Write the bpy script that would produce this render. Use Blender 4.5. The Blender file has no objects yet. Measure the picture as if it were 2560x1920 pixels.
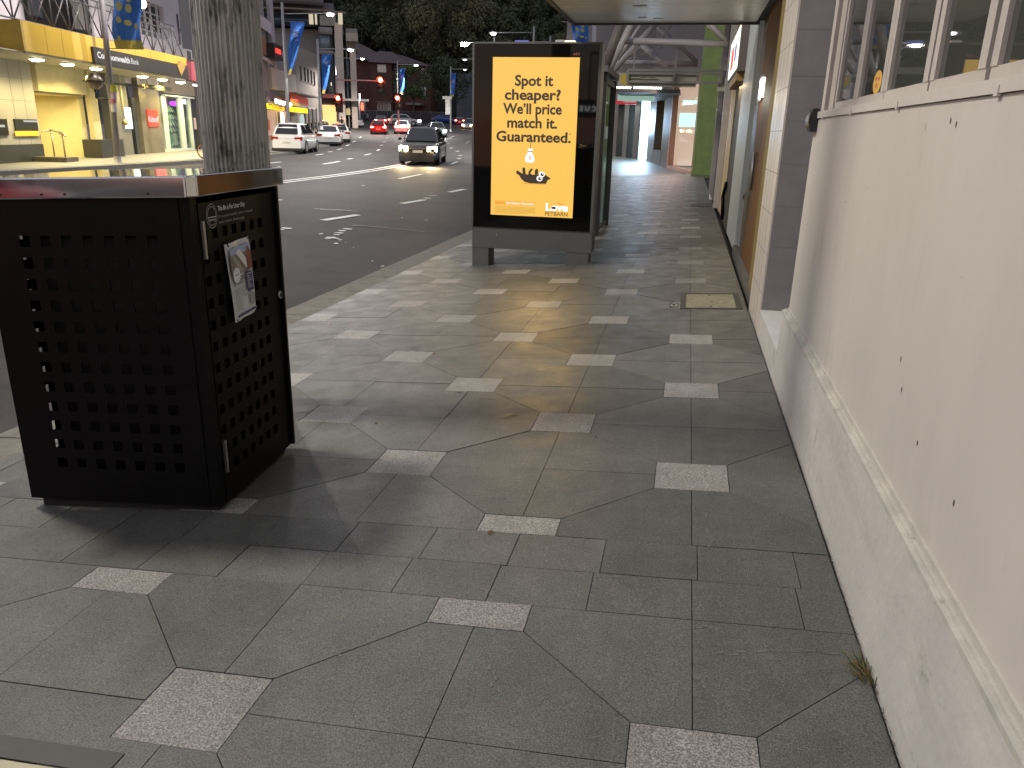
import bpy, bmesh, math, random
from mathutils import Vector as V, Matrix as MX
R_ = math.radians
random.seed(7)
scn = bpy.context.scene
COL = scn.collection

# ------------------------------------------------------------------ camera
FPX, CAMZ, KX = 1922.0, 1.5, 0.0657        # focal length in 2560-px units, eye height, cross fall of the pavement
def cam_axes(vp=(1725, 340), roll=.025):
    d = V((vp[0]-1280, -(vp[1]-960), -FPX)).normalized()
    p2 = V((vp[0]-1000-1280, -(vp[1]-roll*1000-960), -FPX))
    u = p2.cross(d).normalized()
    if u.y < 0: u = -u
    r = d.cross(u)
    return MX((r, d, u))
AX = cam_axes()
CAM = V((0, 0, CAMZ))
cd = bpy.data.cameras.new('camera'); co = bpy.data.objects.new('camera', cd); COL.objects.link(co)
co.matrix_world = MX.Translation(CAM) @ AX.to_4x4()
cd.sensor_width = 36; cd.lens = FPX/2560*36; cd.clip_start = .05; cd.clip_end = 2000
scn.camera = co

# ------------------------------------------------------------------ dusk sky, weak afterglow sun, exposure
w = bpy.data.worlds.new('World'); scn.world = w; w.use_nodes = True
nt = w.node_tree; bg = nt.nodes['Background']
sky = nt.nodes.new('ShaderNodeTexSky'); sky.sky_type = 'NISHITA'; sky.sun_disc = False
sky.sun_elevation = R_(1.5); sky.sun_rotation = R_(200); sky.air_density = 1.2; sky.dust_density = .6; sky.ozone_density = 4
mixs = nt.nodes.new('ShaderNodeMix'); mixs.data_type = 'RGBA'; mixs.inputs['Factor'].default_value = .62
mixs.inputs['B'].default_value = (1.75, 1.78, 1.95, 1)
nt.links.new(sky.outputs['Color'], mixs.inputs['A']); nt.links.new(mixs.outputs['Result'], bg.inputs['Color'])
bg.inputs['Strength'].default_value = .31
sl = bpy.data.lights.new('sun', 'SUN'); sl.energy = .06; sl.angle = R_(40); sl.color = (1, .86, .8)
so = bpy.data.objects.new('sun', sl); COL.objects.link(so); so.rotation_euler = (R_(70), 0, R_(-20))
scn.view_settings.view_transform = 'Standard'; scn.view_settings.look = 'None'
scn.view_settings.exposure = .22; scn.view_settings.gamma = 1
scn.render.engine = 'CYCLES'
cy = scn.cycles
cy.use_denoising = True; cy.max_bounces = 6; cy.diffuse_bounces = 3; cy.glossy_bounces = 4; cy.transmission_bounces = 5
cy.transparent_max_bounces = 12; cy.caustics_reflective = False; cy.caustics_refractive = False
cy.sample_clamp_indirect = 4; cy.use_light_tree = True

# ------------------------------------------------------------------ where a picture point lies in the street
def ray(x, y):
    return AX @ V((x-1280, -(y-960), -FPX))
def sp(t, w=10.): return w*math.log1p(math.exp(max(-40, min(40, t/w))))
def rise(Y): return .031*(sp(Y-50)-sp(-50))
def bend(Y): return max(0, Y-24)**2/160 if Y < 66 else 11.025+(Y-66)*.34
def gnd(X, Y):                               # ground without kerb steps
    if X > -3.9-bend(Y): return KX*max(-3.9, min(X, 1.0))+rise(Y)
    t = min(1, (-3.9-bend(Y)-X)/7)
    return -.2+rise(Y)-.19*(1-t)**2
def lpath(X, Y): return -.2+rise(Y)+.15      # pavement across the road
def onz(x, y, f):
    v = ray(x, y); v /= v.y; t = 2.0; last = 0
    while t < 400:
        P = CAM+v*t
        if P.z <= f(P.x, P.y):
            lo, hi = last, t
            for _ in range(18):
                m = (lo+hi)/2; P = CAM+v*m
                if P.z <= f(P.x, P.y): hi = m
                else: lo = m
            return CAM+v*hi
        last = t; t += .4
    return None
def road_at(x, y): return onz(x, y, gnd)
def path_at(x, y): return onz(x, y, lpath)
def atY(x, y, Y): v = ray(x, y); return CAM+v*(Y/v.y)
def atX(x, y, X): v = ray(x, y); return CAM+v*(X/v.x)
def atZ(x, y, Z): v = ray(x, y); return CAM+v*((Z-CAMZ)/v.z)
def hit(x, y, P, n): v = ray(x, y); return CAM+v*((P-CAM).dot(n)/v.dot(n))

# ------------------------------------------------------------------ materials
MATS = {}
def mat(name, col, rough=.6, metal=0., var=.12, scale=3., bump=0., bscale=None, spec=.5, coat=0., dirt=None, dscale=1.2, dmin=.55, stretch=None):
    if name in MATS: return MATS[name]
    m = bpy.data.materials.new(name); m.use_nodes = True; MATS[name] = m
    n = m.node_tree.nodes; l = m.node_tree.links; b = n['Principled BSDF']
    b.inputs['Roughness'].default_value = rough; b.inputs['Metallic'].default_value = metal
    b.inputs['Specular IOR Level'].default_value = spec
    if coat: b.inputs['Coat Weight'].default_value = coat; b.inputs['Coat Roughness'].default_value = .08
    tc = n.new('ShaderNodeTexCoord'); src = tc.outputs['Object']
    if stretch:
        mp = n.new('ShaderNodeMapping'); mp.inputs['Scale'].default_value = stretch; l.new(src, mp.inputs['Vector']); src = mp.outputs['Vector']
    nz = n.new('ShaderNodeTexNoise'); nz.inputs['Scale'].default_value = scale; nz.inputs['Detail'].default_value = 6; nz.inputs['Roughness'].default_value = .65
    l.new(src, nz.inputs['Vector'])
    rp = n.new('ShaderNodeValToRGB'); e = rp.color_ramp.elements
    e[0].position = .3; e[1].position = .7
    e[0].color = (*[c*(1-var) for c in col], 1); e[1].color = (*[min(1, c*(1+var)) for c in col], 1)
    l.new(nz.outputs['Fac'], rp.inputs['Fac']); out = rp.outputs['Color']
    if dirt:
        n2 = n.new('ShaderNodeTexNoise'); n2.inputs['Scale'].default_value = dscale; n2.inputs['Detail'].default_value = 8; n2.inputs['Roughness'].default_value = .7
        l.new(src, n2.inputs['Vector'])
        r2 = n.new('ShaderNodeMapRange'); r2.inputs['From Min'].default_value = dmin; r2.inputs['From Max'].default_value = dmin+.12; l.new(n2.outputs['Fac'], r2.inputs['Value'])
        mx = n.new('ShaderNodeMix'); mx.data_type = 'RGBA'; l.new(r2.outputs['Result'], mx.inputs['Factor']); l.new(out, mx.inputs['A']); mx.inputs['B'].default_value = (*dirt, 1)
        out = mx.outputs['Result']
    l.new(out, b.inputs['Base Color'])
    if .12 < rough < .95 and metal < .5:
        rr = n.new('ShaderNodeMapRange'); rr.inputs['To Min'].default_value = max(.03, rough-.08); rr.inputs['To Max'].default_value = min(1, rough+.1)
        l.new(nz.outputs['Fac'], rr.inputs['Value']); l.new(rr.outputs['Result'], b.inputs['Roughness'])
    if bump:
        bn = n.new('ShaderNodeTexNoise'); bn.inputs['Scale'].default_value = bscale or scale*6; bn.inputs['Detail'].default_value = 5
        l.new(src, bn.inputs['Vector'])
        bp = n.new('ShaderNodeBump'); bp.inputs['Strength'].default_value = bump; bp.inputs['Distance'].default_value = .01
        l.new(bn.outputs['Fac'], bp.inputs['Height']); l.new(bp.outputs['Normal'], b.inputs['Normal'])
    return m
def emit(name, col, s, base=None):
    if name in MATS: return MATS[name]
    m = bpy.data.materials.new(name); m.use_nodes = True; MATS[name] = m
    b = m.node_tree.nodes['Principled BSDF']
    b.inputs['Base Color'].default_value = (*(base or (.02, .02, .02)), 1); b.inputs['Roughness'].default_value = .35
    b.inputs['Emission Color'].default_value = (*col, 1); b.inputs['Emission Strength'].default_value = s
    return m
def glass(name, tint=(.9, .95, .95), alpha=.25, rough=.03):
    if name in MATS: return MATS[name]
    m = bpy.data.materials.new(name); m.use_nodes = True; MATS[name] = m
    n = m.node_tree.nodes; l = m.node_tree.links; b = n['Principled BSDF']
    n.remove(b)
    tr = n.new('ShaderNodeBsdfTransparent'); tr.inputs['Color'].default_value = (*tint, 1)
    gl = n.new('ShaderNodeBsdfGlossy'); gl.inputs['Roughness'].default_value = rough
    fr = n.new('ShaderNodeLayerWeight'); pw = n.new('ShaderNodeMath'); pw.operation = 'POWER'; pw.inputs[1].default_value = 5; l.new(fr.outputs['Facing'], pw.inputs[0])
    ad = n.new('ShaderNodeMath'); ad.operation = 'MULTIPLY_ADD'; ad.inputs[1].default_value = .5; ad.inputs[2].default_value = .04+alpha*.1
    l.new(pw.outputs[0], ad.inputs[0])
    mx = n.new('ShaderNodeMixShader'); l.new(ad.outputs[0], mx.inputs['Fac']); l.new(tr.outputs[0], mx.inputs[1]); l.new(gl.outputs[0], mx.inputs[2])
    l.new(mx.outputs[0], n['Material Output'].inputs['Surface'])
    return m

# ------------------------------------------------------------------ mesh building
class MB:
    def __init__(s): s.v = []; s.f = []; s.m = []; s.sm = []
    def vert(s, p): s.v.append(tuple(p)); return len(s.v)-1
    def poly(s, pts, mi=0, smooth=False):
        i = len(s.v); s.v += [tuple(p) for p in pts]; s.f.append(list(range(i, i+len(pts)))); s.m.append(mi); s.sm.append(smooth)
    def idx(s, ids, mi=0, smooth=False): s.f.append(list(ids)); s.m.append(mi); s.sm.append(smooth)
    def hexa(s, p, mi=0):      # 8 points: bottom ring 0-3, top ring 4-7
        i = len(s.v); s.v += [tuple(q) for q in p]
        for f in ((3, 2, 1, 0), (4, 5, 6, 7), (0, 1, 5, 4), (1, 2, 6, 5), (2, 3, 7, 6), (3, 0, 4, 7)): s.idx([i+k for k in f], mi)
    def box(s, a, b, mi=0):
        x0, y0, z0 = [min(a[k], b[k]) for k in range(3)]; x1, y1, z1 = [max(a[k], b[k]) for k in range(3)]
        s.hexa([(x0, y0, z0), (x1, y0, z0), (x1, y1, z0), (x0, y1, z0), (x0, y0, z1), (x1, y0, z1), (x1, y1, z1), (x0, y1, z1)], mi)
    def obox(s, M, a, b, mi=0):  # box in a local frame M
        x0, y0, z0 = a; x1, y1, z1 = b
        s.hexa([M @ V(q) for q in [(x0, y0, z0), (x1, y0, z0), (x1, y1, z0), (x0, y1, z0), (x0, y0, z1), (x1, y0, z1), (x1, y1, z1), (x0, y1, z1)]], mi)
    def rbox(s, M, a, b, r, mi=0, n=3):  # box with rounded vertical (local z) edges and a small top chamfer
        x0, y0, z0 = a; x1, y1, z1 = b; pts = []
        for cx, cy, a0 in ((x1-r, y1-r, 0), (x0+r, y1-r, 90), (x0+r, y0+r, 180), (x1-r, y0+r, 270)):
            for k in range(n+1):
                t = R_(a0+90*k/n); pts.append((cx+r*math.cos(t), cy+r*math.sin(t)))
        mx, my = (x0+x1)/2, (y0+y1)/2; c = min(r, (z1-z0)*.3, .02)
        rings = [(z0, 1), (z1-c, 1), (z1, 1-c/max(.01, min(x1-x0, y1-y0))*1.2)]
        i = len(s.v); N = len(pts)
        for z, k in rings:
            s.v += [tuple(M @ V((mx+(px-mx)*k, my+(py-my)*k, z))) for px, py in pts]
        for q in range(2):
            for k in range(N): s.idx([i+q*N+k, i+q*N+(k+1) % N, i+(q+1)*N+(k+1) % N, i+(q+1)*N+k], mi, True)
        for k in range(N): s.sm[-1-k-1] = s.sm[-1-k-1]
        s.idx([i+k for k in reversed(range(N))], mi); s.idx([i+2*N+k for k in range(N)], mi)
    def tube(s, p0, p1, r0, r1=None, n=10, mi=0, cap=True):
        p0, p1 = V(p0), V(p1); r1 = r0 if r1 is None else r1
        d = (p1-p0).normalized(); a = d.orthogonal().normalized(); b = d.cross(a); i = len(s.v)
        for p, r in ((p0, r0), (p1, r1)):
            for k in range(n):
                t = 2*math.pi*k/n; s.v.append(tuple(p+(a*math.cos(t)+b*math.sin(t))*r))
        for k in range(n): s.idx([i+k, i+(k+1) % n, i+n+(k+1) % n, i+n+k], mi, True)
        if cap: s.idx([i+k for k in reversed(range(n))], mi); s.idx([i+n+k for k in range(n)], mi)
    def path(s, pts, r, n=8, mi=0):
        for a, b in zip(pts, pts[1:]): s.tube(a, b, r, r, n, mi)
    def ball(s, c, r, nu=12, nv=8, mi=0, sc=(1, 1, 1)):
        c = V(c); i = len(s.v)
        for a in range(nv+1):
            t = math.pi*a/nv
            for k in range(nu):
                p = 2*math.pi*k/nu; s.v.append((c.x+r*sc[0]*math.sin(t)*math.cos(p), c.y+r*sc[1]*math.sin(t)*math.sin(p), c.z+r*sc[2]*math.cos(t)))
        for a in range(nv):
            for k in range(nu): s.idx([i+a*nu+k, i+(a+1)*nu+k, i+(a+1)*nu+(k+1) % nu, i+a*nu+(k+1) % nu], mi, True)
    def lathe(s, c, prof, n=16, mi=0):
        c = V(c); i = len(s.v)
        for r, z in prof:
            for k in range(n): t = 2*math.pi*k/n; s.v.append((c.x+r*math.cos(t), c.y+r*math.sin(t), c.z+z))
        for a in range(len(prof)-1):
            for k in range(n): s.idx([i+a*n+k, i+a*n+(k+1) % n, i+(a+1)*n+(k+1) % n, i+(a+1)*n+k], mi, True)
    def prism(s, pts, off, mi=0):   # flat outline extruded along off
        off = V(off); N = len(pts); i = len(s.v)
        s.v += [tuple(V(p)) for p in pts]+[tuple(V(p)+off) for p in pts]
        s.idx([i+k for k in reversed(range(N))], mi); s.idx([i+N+k for k in range(N)], mi)
        for k in range(N): s.idx([i+k, i+(k+1) % N, i+N+(k+1) % N, i+N+k], mi)
    def text(s, body, M, height, width=None, mi=0, bold=0., align='CENTER', shear=0.):
        c = bpy.data.curves.new('t', 'FONT'); c.body = body; c.size = 1; c.offset = bold; c.align_x = align; c.shear = shear; c.resolution_u = 3
        o = bpy.data.objects.new('t', c); COL.objects.link(o)
        bpy.context.view_layer.update()
        me = bpy.data.meshes.new_from_object(o.evaluated_get(bpy.context.evaluated_depsgraph_get()))
        xs = [v.co.x for v in me.vertices] or [0]; wd = max(xs)-min(xs) or 1
        k = height/.72; kx = (width/wd) if width else k
        i = len(s.v); s.v += [tuple(M @ V((v.co.x*kx, v.co.y*k, 0))) for v in me.vertices]
        for p in me.polygons: s.idx([i+q for q in p.vertices], mi)
        bpy.data.objects.remove(o); bpy.data.curves.remove(c); bpy.data.meshes.remove(me)
    def build(s, name, m, parent=None, tone=None):
        me = bpy.data.meshes.new(name)
        M = WORLD[parent.name].inverted() if parent is not None else None
        vs = [tuple(M @ V(p)) for p in s.v] if M is not None else s.v
        me.from_pydata(vs, [], s.f)
        for x in (m if isinstance(m, (list, tuple)) else [m]): me.materials.append(x)
        me.polygons.foreach_set('material_index', s.m); me.polygons.foreach_set('use_smooth', s.sm)
        if tone: a = me.attributes.new('tone', 'FLOAT', 'FACE'); a.data.foreach_set('value', tone)
        me.update()
        o = bpy.data.objects.new(name, me); COL.objects.link(o)
        if parent is not None: o.parent = parent; WORLD[o.name] = WORLD[parent.name]
        else: WORLD[o.name] = MX.Identity(4)
        return o
WORLD = {}
def tag(o, label, cat, group=None):
    o['label'] = label; o['category'] = cat
    if group: o['group'] = group
    return o
def thing(name, label, cat, loc=(0, 0, 0), rotz=0, group=None, M=None):
    o = bpy.data.objects.new(name, None); COL.objects.link(o); o.empty_display_size = .1
    m = M if M is not None else MX.Translation(V(loc)) @ MX.Rotation(rotz, 4, 'Z')
    o.matrix_world = m; WORLD[o.name] = m
    return tag(o, label, cat, group)
def kind(o, k='structure'): o['kind'] = k; return o
def dup(root, M, label, group=None):
    r = root.copy(); COL.objects.link(r); r.matrix_world = M; r['label'] = label
    if group: r['group'] = group
    for ch in list(root.children):
        c = ch.copy(); COL.objects.link(c); c.parent = r
        for g2 in ch.children:
            d = g2.copy(); COL.objects.link(d); d.parent = c
    return r
def lamp(kindl, loc, power, col=(1, .95, .88), size=.1, aim=None, spot=None, parent=None, blend=.5):
    L = bpy.data.lights.new('light', kindl); L.energy = power; L.color = col
    if kindl == 'AREA': L.size = size
    else: L.shadow_soft_size = size
    if spot: L.spot_size = R_(spot); L.spot_blend = blend
    o = bpy.data.objects.new('light', L); COL.objects.link(o)
    m = MX.Translation(V(loc))
    if aim is not None: m = m @ (V(aim)-V(loc)).to_track_quat('-Z', 'Y').to_matrix().to_4x4()
    if parent is not None: o.parent = parent; o.matrix_local = WORLD[parent.name].inverted() @ m
    else: o.matrix_world = m
    return o
class Fac:        # a vertical facade: s runs along it, z up, d comes out of it towards the street
    def __init__(f, p0, p1):
        f.o = V((p0.x, p0.y, 0)); f.ex = V((p1.x-p0.x, p1.y-p0.y, 0)).normalized(); f.n = V((-f.ex.y, f.ex.x, 0))
        if (CAM-f.o).dot(f.n) < 0: f.n = -f.n
    def st(f, px, d=0):
        P = hit(px[0], px[1], f.o+f.n*d, f.n); return ((P-f.o).dot(f.ex), P.z)
    def P(f, s, z, d): q = f.o+f.ex*s+f.n*d; return V((q.x, q.y, z))
    def box(f, mb, a, b, d0, d1, mi=0, z0=None, z1=None):
        s0, t0 = f.st(a, d1); s1, t1 = f.st(b, d1)
        if z0 is not None: t1 = z0
        if z1 is not None: t0 = z1
        f.sbox(mb, s0, s1, t0, t1, d0, d1, mi)
    def sbox(f, mb, s0, s1, t0, t1, d0, d1, mi=0):
        s0, s1 = min(s0, s1), max(s0, s1); t0, t1 = min(t0, t1), max(t0, t1)
        mb.hexa([f.P(s0, t0, d1), f.P(s1, t0, d1), f.P(s1, t0, d0), f.P(s0, t0, d0), f.P(s0, t1, d1), f.P(s1, t1, d1), f.P(s1, t1, d0), f.P(s0, t1, d0)], mi)
    def M(f, s, z, d):    # text frame
        m = MX((f.ex if f.flip() else -f.ex, V((0, 0, 1)), f.n)).transposed().to_4x4(); m.translation = f.P(s, z, d); return m
    def flip(f): return f.ex.cross(V((0, 0, 1))).dot(f.n) > 0
    def quad(f, mb, px4, d, t=.03, mi=0):
        pts = [f.P(*f.st(p, d), d) for p in px4]; mb.prism(pts, f.n*-t, mi)
def clipp(poly, nx, ny, c):   # keep nx*x+ny*y <= c
    out = []
    for i in range(len(poly)):
        a, b = poly[i], poly[(i+1) % len(poly)]
        da, db = nx*a[0]+ny*a[1]-c, nx*b[0]+ny*b[1]-c
        if da <= 0: out.append(a)
        if (da < 0 < db) or (db < 0 < da): t = da/(da-db); out.append((a[0]+(b[0]-a[0])*t, a[1]+(b[1]-a[1])*t))
    return out
def inset(poly, d):
    out = poly; A = sum(poly[i][0]*poly[(i+1) % len(poly)][1]-poly[(i+1) % len(poly)][0]*poly[i][1] for i in range(len(poly)))
    if abs(A) < .002: return []
    sg = 1 if A > 0 else -1
    for i in range(len(poly)):
        a, b = poly[i], poly[(i+1) % len(poly)]; ex, ey = b[0]-a[0], b[1]-a[1]; L = math.hypot(ex, ey)
        if L < 1e-5: continue
        nx, ny = sg*ey/L, -sg*ex/L
        out = clipp(out, nx, ny, nx*a[0]+ny*a[1]-d)
        if len(out) < 3: return []
    return out
# ------------------------------------------------------------------ ground
def stone_mat(name, c, speck, sscale, samt, rough, stain):
    m = bpy.data.materials.new(name); m.use_nodes = True; MATS[name] = m
    n = m.node_tree.nodes; l = m.node_tree.links; b = n['Principled BSDF']; b.inputs['Specular IOR Level'].default_value = .4
    tc = n.new('ShaderNodeTexCoord'); at = n.new('ShaderNodeAttribute'); at.attribute_name = 'tone'
    def noise(s, d=5, r=.6, off=0):
        q = n.new('ShaderNodeTexNoise'); q.inputs['Scale'].default_value = s; q.inputs['Detail'].default_value = d; q.inputs['Roughness'].default_value = r
        l.new(tc.outputs['Object'], q.inputs['Vector']); return q.outputs['Fac']
    def rng(x, a, b_, c_, d_):
        q = n.new('ShaderNodeMapRange'); q.inputs['From Min'].default_value = a; q.inputs['From Max'].default_value = b_; q.inputs['To Min'].default_value = c_; q.inputs['To Max'].default_value = d_
        l.new(x, q.inputs['Value']); return q.outputs['Result']
    def mul(x, y):
        q = n.new('ShaderNodeMath'); q.operation = 'MULTIPLY'
        for i, z in ((0, x), (1, y)):
            if isinstance(z, float): q.inputs[i].default_value = z
            else: l.new(z, q.inputs[i])
        return q.outputs[0]
    sp1 = rng(noise(sscale, 3, .8), .42, .66, 1-samt, 1+samt*speck)
    st = rng(noise(1.7, 8, .7), .3, .72, 1-stain, 1+stain*.6)
    st2 = rng(noise(7, 6, .7), .35, .7, .9, 1.14)
    scuff = rng(noise(3.1, 10, .8), .62, .74, 1.0, 1.25)
    f = mul(mul(mul(sp1, st), mul(st2, scuff)), at.outputs['Fac'])
    mx = n.new('ShaderNodeVectorMath'); mx.operation = 'SCALE'; mx.inputs[0].default_value = c; l.new(f, mx.inputs['Scale'])
    l.new(mx.outputs[0], b.inputs['Base Color'])
    l.new(rng(noise(5, 6, .6), .3, .7, rough-.09, rough+.12), b.inputs['Roughness'])
    bp = n.new('ShaderNodeBump'); bp.inputs['Strength'].default_value = .22; bp.inputs['Distance'].default_value = .006
    l.new(noise(38, 6, .7), bp.inputs['Height']); l.new(bp.outputs['Normal'], b.inputs['Normal'])
    return m
M_basalt = stone_mat('basalt_paving', (.098, .099, .091), 1.5, 210, .46, .48, .19)
M_granite = stone_mat('granite_paving', (.275, .268, .25), .9, 170, .62, .5, .12)
M_joint = mat('paving_joint', (.03, .03, .028), .9)
M_kerb = mat('kerb_sandstone', (.125, .12, .10), .8, var=.3, scale=9, bump=.6, bscale=60, dirt=(.1, .1, .075), dscale=5, dmin=.56)
M_asph = mat('asphalt', (.048, .044, .0435), .68, spec=.16, var=.2, scale=120, bump=.35, bscale=220, dirt=(.033, .030, .031), dscale=.45, dmin=.47)
M_paint = mat('road_paint', (.62, .62, .6), .55, var=.15, scale=12, dirt=(.3, .29, .28), dscale=9, dmin=.58)
M_lpath = mat('far_paving', (.2, .195, .17), .55, var=.18, scale=1.4, bump=.1)
WALLX = .65
def fz(x, y): return KX*x+rise(y)

stones = MB(); tones = []
CW, P0, PIT, TW, TH = .69, .146, 1.287, .163, .148
def stone(poly, lim, tile=False, tone=1.):
    for q in lim+[(1, 0, WALLX-.012), (-1, 0, 3.40)]: poly = clipp(poly, *q)
    if len(poly) < 3: return
    poly = inset(poly, .0015)
    if len(poly) < 3: return
    dz = random.uniform(-.0012, .0012)
    top = [V((x, y, fz(x, y)+dz)) for x, y in poly]; mi = 1 if tile else 0
    stones.poly(top, mi); tones.append(tone)
    N = len(top)
    for k in range(N):
        a, b = top[k], top[(k+1) % N]; d = V((0, 0, -.01))
        stones.poly([a, a+d, b+d, b], mi); tones.append(tone*.8)
def tone_of(t=.1): return max(.6, random.gauss(1, t*1.05))
def pattern(ya, yb, y_odd, lim):
    for c in range(-1, 7):
        xc = P0-CW*c; odd = c % 2
        base = y_odd if odd else y_odd+PIT/2
        k0, k1 = int((ya-base)/PIT)-2, int((yb-base)/PIT)+2
        for k in range(k0, k1+1):
            yc = base+k*PIT
            if yc < ya-1 or yc > yb+1: continue
            stone([(xc-TW, yc-TH), (xc+TW, yc-TH), (xc+TW, yc+TH), (xc-TW, yc+TH)], lim, True, tone_of(.08))
            ym = yc+PIT/2; hexa = random.gauss(1, .1); n = CW-TW; yT = yc+PIT-TH; yB = yc+TH
            for sx in (1, -1):
                for (e, s2) in ((yT, 1), (yB, -1)):
                    stone([(xc, e), (xc+sx*TW, e), (xc+sx*n, ym+s2*TH), (xc+sx*n, ym), (xc, ym)], lim, False, hexa*tone_of(.07))
BA, BB, BM = 2.212, 2.70, 2.452
pattern(BB, 33, BB, [(0, -1, -BB), (0, 1, 33)])
pattern(-3, BA, BA, [(0, 1, BA), (0, -1, 3)])
for r, (a, b) in enumerate(((BA, BM), (BM, BB))):
    for k in range(-2, 12):
        x1 = P0+.345-.345*k+(.02 if r else 0)
        stone([(x1-.345, a), (x1, a), (x1, b), (x1-.345, b)], [], False, tone_of(.1))
kind(stones.build('pavement', [M_basalt, M_granite], tone=tones))
sh = MB(); ys = [-3+i*1.5 for i in range(60)]
for a, b in zip(ys, ys[1:]):       # bedding below the stones, and the plain paving beyond them
    za = 0 if b <= 33 else -.0
    L0, L1 = -3.40-bend(a), -3.40-bend(b); R0, R1 = 3.0, 3.0
    dz = -.006
    sh.poly([(L0, a, fz(L0 if a < 33 else -3.4, a)+dz), (R0, a, fz(1., a)+dz), (R1, b, fz(1., b)+dz), (L1, b, fz(L1 if b < 33 else -3.4, b)+dz)], 0 if b <= 33 else 1)
kind(sh.build('pavement_bed', [M_joint, mat('dark_paving', (.085, .085, .08), .4, var=.25, scale=2.2, bump=.15)]))

kb = MB(); y = -3.0
while y < 80:                      # kerb stones, each a little out of line
    L = random.uniform(.85, 1.25); a, b = y+.006, y+L-.006
    j = random.uniform(-.012, .012)
    for (o0, o1, h, mi) in ((-3.86, -3.40, 0, 0),):
        P = []
        for yy in (a, b):
            bx = bend(yy); zt = fz(-3.4, yy)-.012; zo = fz(-3.86, yy)-.008
            P.append([(o1-bx-.004, yy, zt), (-3.80+j-bx, yy, zo), (-3.86+j-bx, yy, zo-.035), (-3.88+j-bx, yy, zo-.2), (o1-bx-.004, yy, zt-.2)])
        for k in range(4): kb.poly([P[0][k], P[1][k], P[1][k+1], P[0][k+1]], mi)
        kb.poly(P[0], mi); kb.poly(list(reversed(P[1])), mi)
    y += L
kind(kb.build('kerb', M_kerb))

rd = MB(); xs = [-3.6-.6*i for i in range(20)]+[-15.6-1.5*i for i in range(75)]; yy = [-20+2*i for i in range(88)]
ids = {}
for j, Y in enumerate(yy):
    for i, u in enumerate(xs):
        X = u-bend(Y)
        if u > -3.7: X = u-bend(Y); z = gnd(-3.95-bend(Y), Y)
        else: z = gnd(X, Y)
        ids[i, j] = rd.vert((X, Y, z))
for j in range(len(yy)-1):
    for i in range(len(xs)-1): rd.idx([ids[i, j], ids[i, j+1], ids[i+1, j+1], ids[i+1, j]], 0, True)
kind(rd.build('road', M_asph))

mk = MB()
def strip(pts, wid, dz=.014):
    L = []
    for i, p in enumerate(pts):
        a = pts[max(0, i-1)]; b = pts[min(len(pts)-1, i+1)]; d = V((b[0]-a[0], b[1]-a[1])).normalized(); n = V((-d.y, d.x))*wid/2
        L.append([(p[0]+s*n.x, p[1]+s*n.y, gnd(p[0]+s*n.x, p[1]+s*n.y)+dz) for s in (1, -1)])
    for a, b in zip(L, L[1:]): mk.poly([a[0], a[1], b[1], b[0]])
def z2(x, y): return (640+x*600/2212, y*600/2212)
def z3(x, y): return (640+x*660/2190, 400+y*660/2190)
def z5(x, y): return (660+x*300/2212, 180+y*300/2212)
def z6(x, y): return (880+x*300/2212, 220+y*300/2212)
DASH = [z3(555, 505)+z3(845, 460), z3(1190, 158)+z3(1375, 120), z2(1800, 1515)+z2(1855, 1492), z3(1210, 365)+z3(1390, 335), z3(1605, 270)+z3(1730, 245),
        z2(120, 1505)+z2(230, 1495), z2(550, 1432)+z2(620, 1420), z2(745, 1382)+z2(790, 1372), z2(620, 1515)+z2(770, 1490), z2(1000, 1432)+z2(1060, 1418),
        z3(110, 345)+z3(205, 333), z2(830, 1345)+z2(860, 1335), z2(890, 1312)+z2(918, 1302), z2(950, 1272)+z2(972, 1260), z2(1118, 1390)+z2(1138, 1378), z2(1780, 1268)+z2(1825, 1258), (1088, 318, 1110, 316), (900, 312, 940, 309)]
for d in DASH:
    a, b = road_at(d[0], d[1]), road_at(d[2], d[3])
    if a and b:
        a, b = V((a.x, a.y)), V((b.x, b.y)); L = (b-a).length
        if L > 4: b = a+(b-a)*4/L
        strip([a+(b-a)*t/4 for t in range(5)], .17)
for q in [z2(1210, 1270), z2(1185, 1310), z2(1160, 1340), z2(1885, 1435), z2(1860, 1395), z2(1800, 1365), z2(1735, 1340), z2(1960, 1305), z2(1945, 1320), z2(690, 1400), z2(870, 1465), z2(1875, 1463)]:
    p = road_at(*q)
    if p: strip([(p.x+.05, p.y-.5), (p.x-.05, p.y+.35)], .2)
ctr = [(-12.35-bend(Y)*.97, Y) for Y in [10+1.5*i for i in range(22)]]
strip([(x-.19, y) for x, y in ctr], .15); strip([(x+.19, y) for x, y in ctr], .15)
strip([(-12.35-bend(Y)*.97, Y) for Y in range(-20, 11, 3)], .12)
strip([(-20.2-bend(Y), Y) for Y in range(70, 90, 3)], .3)
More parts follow.
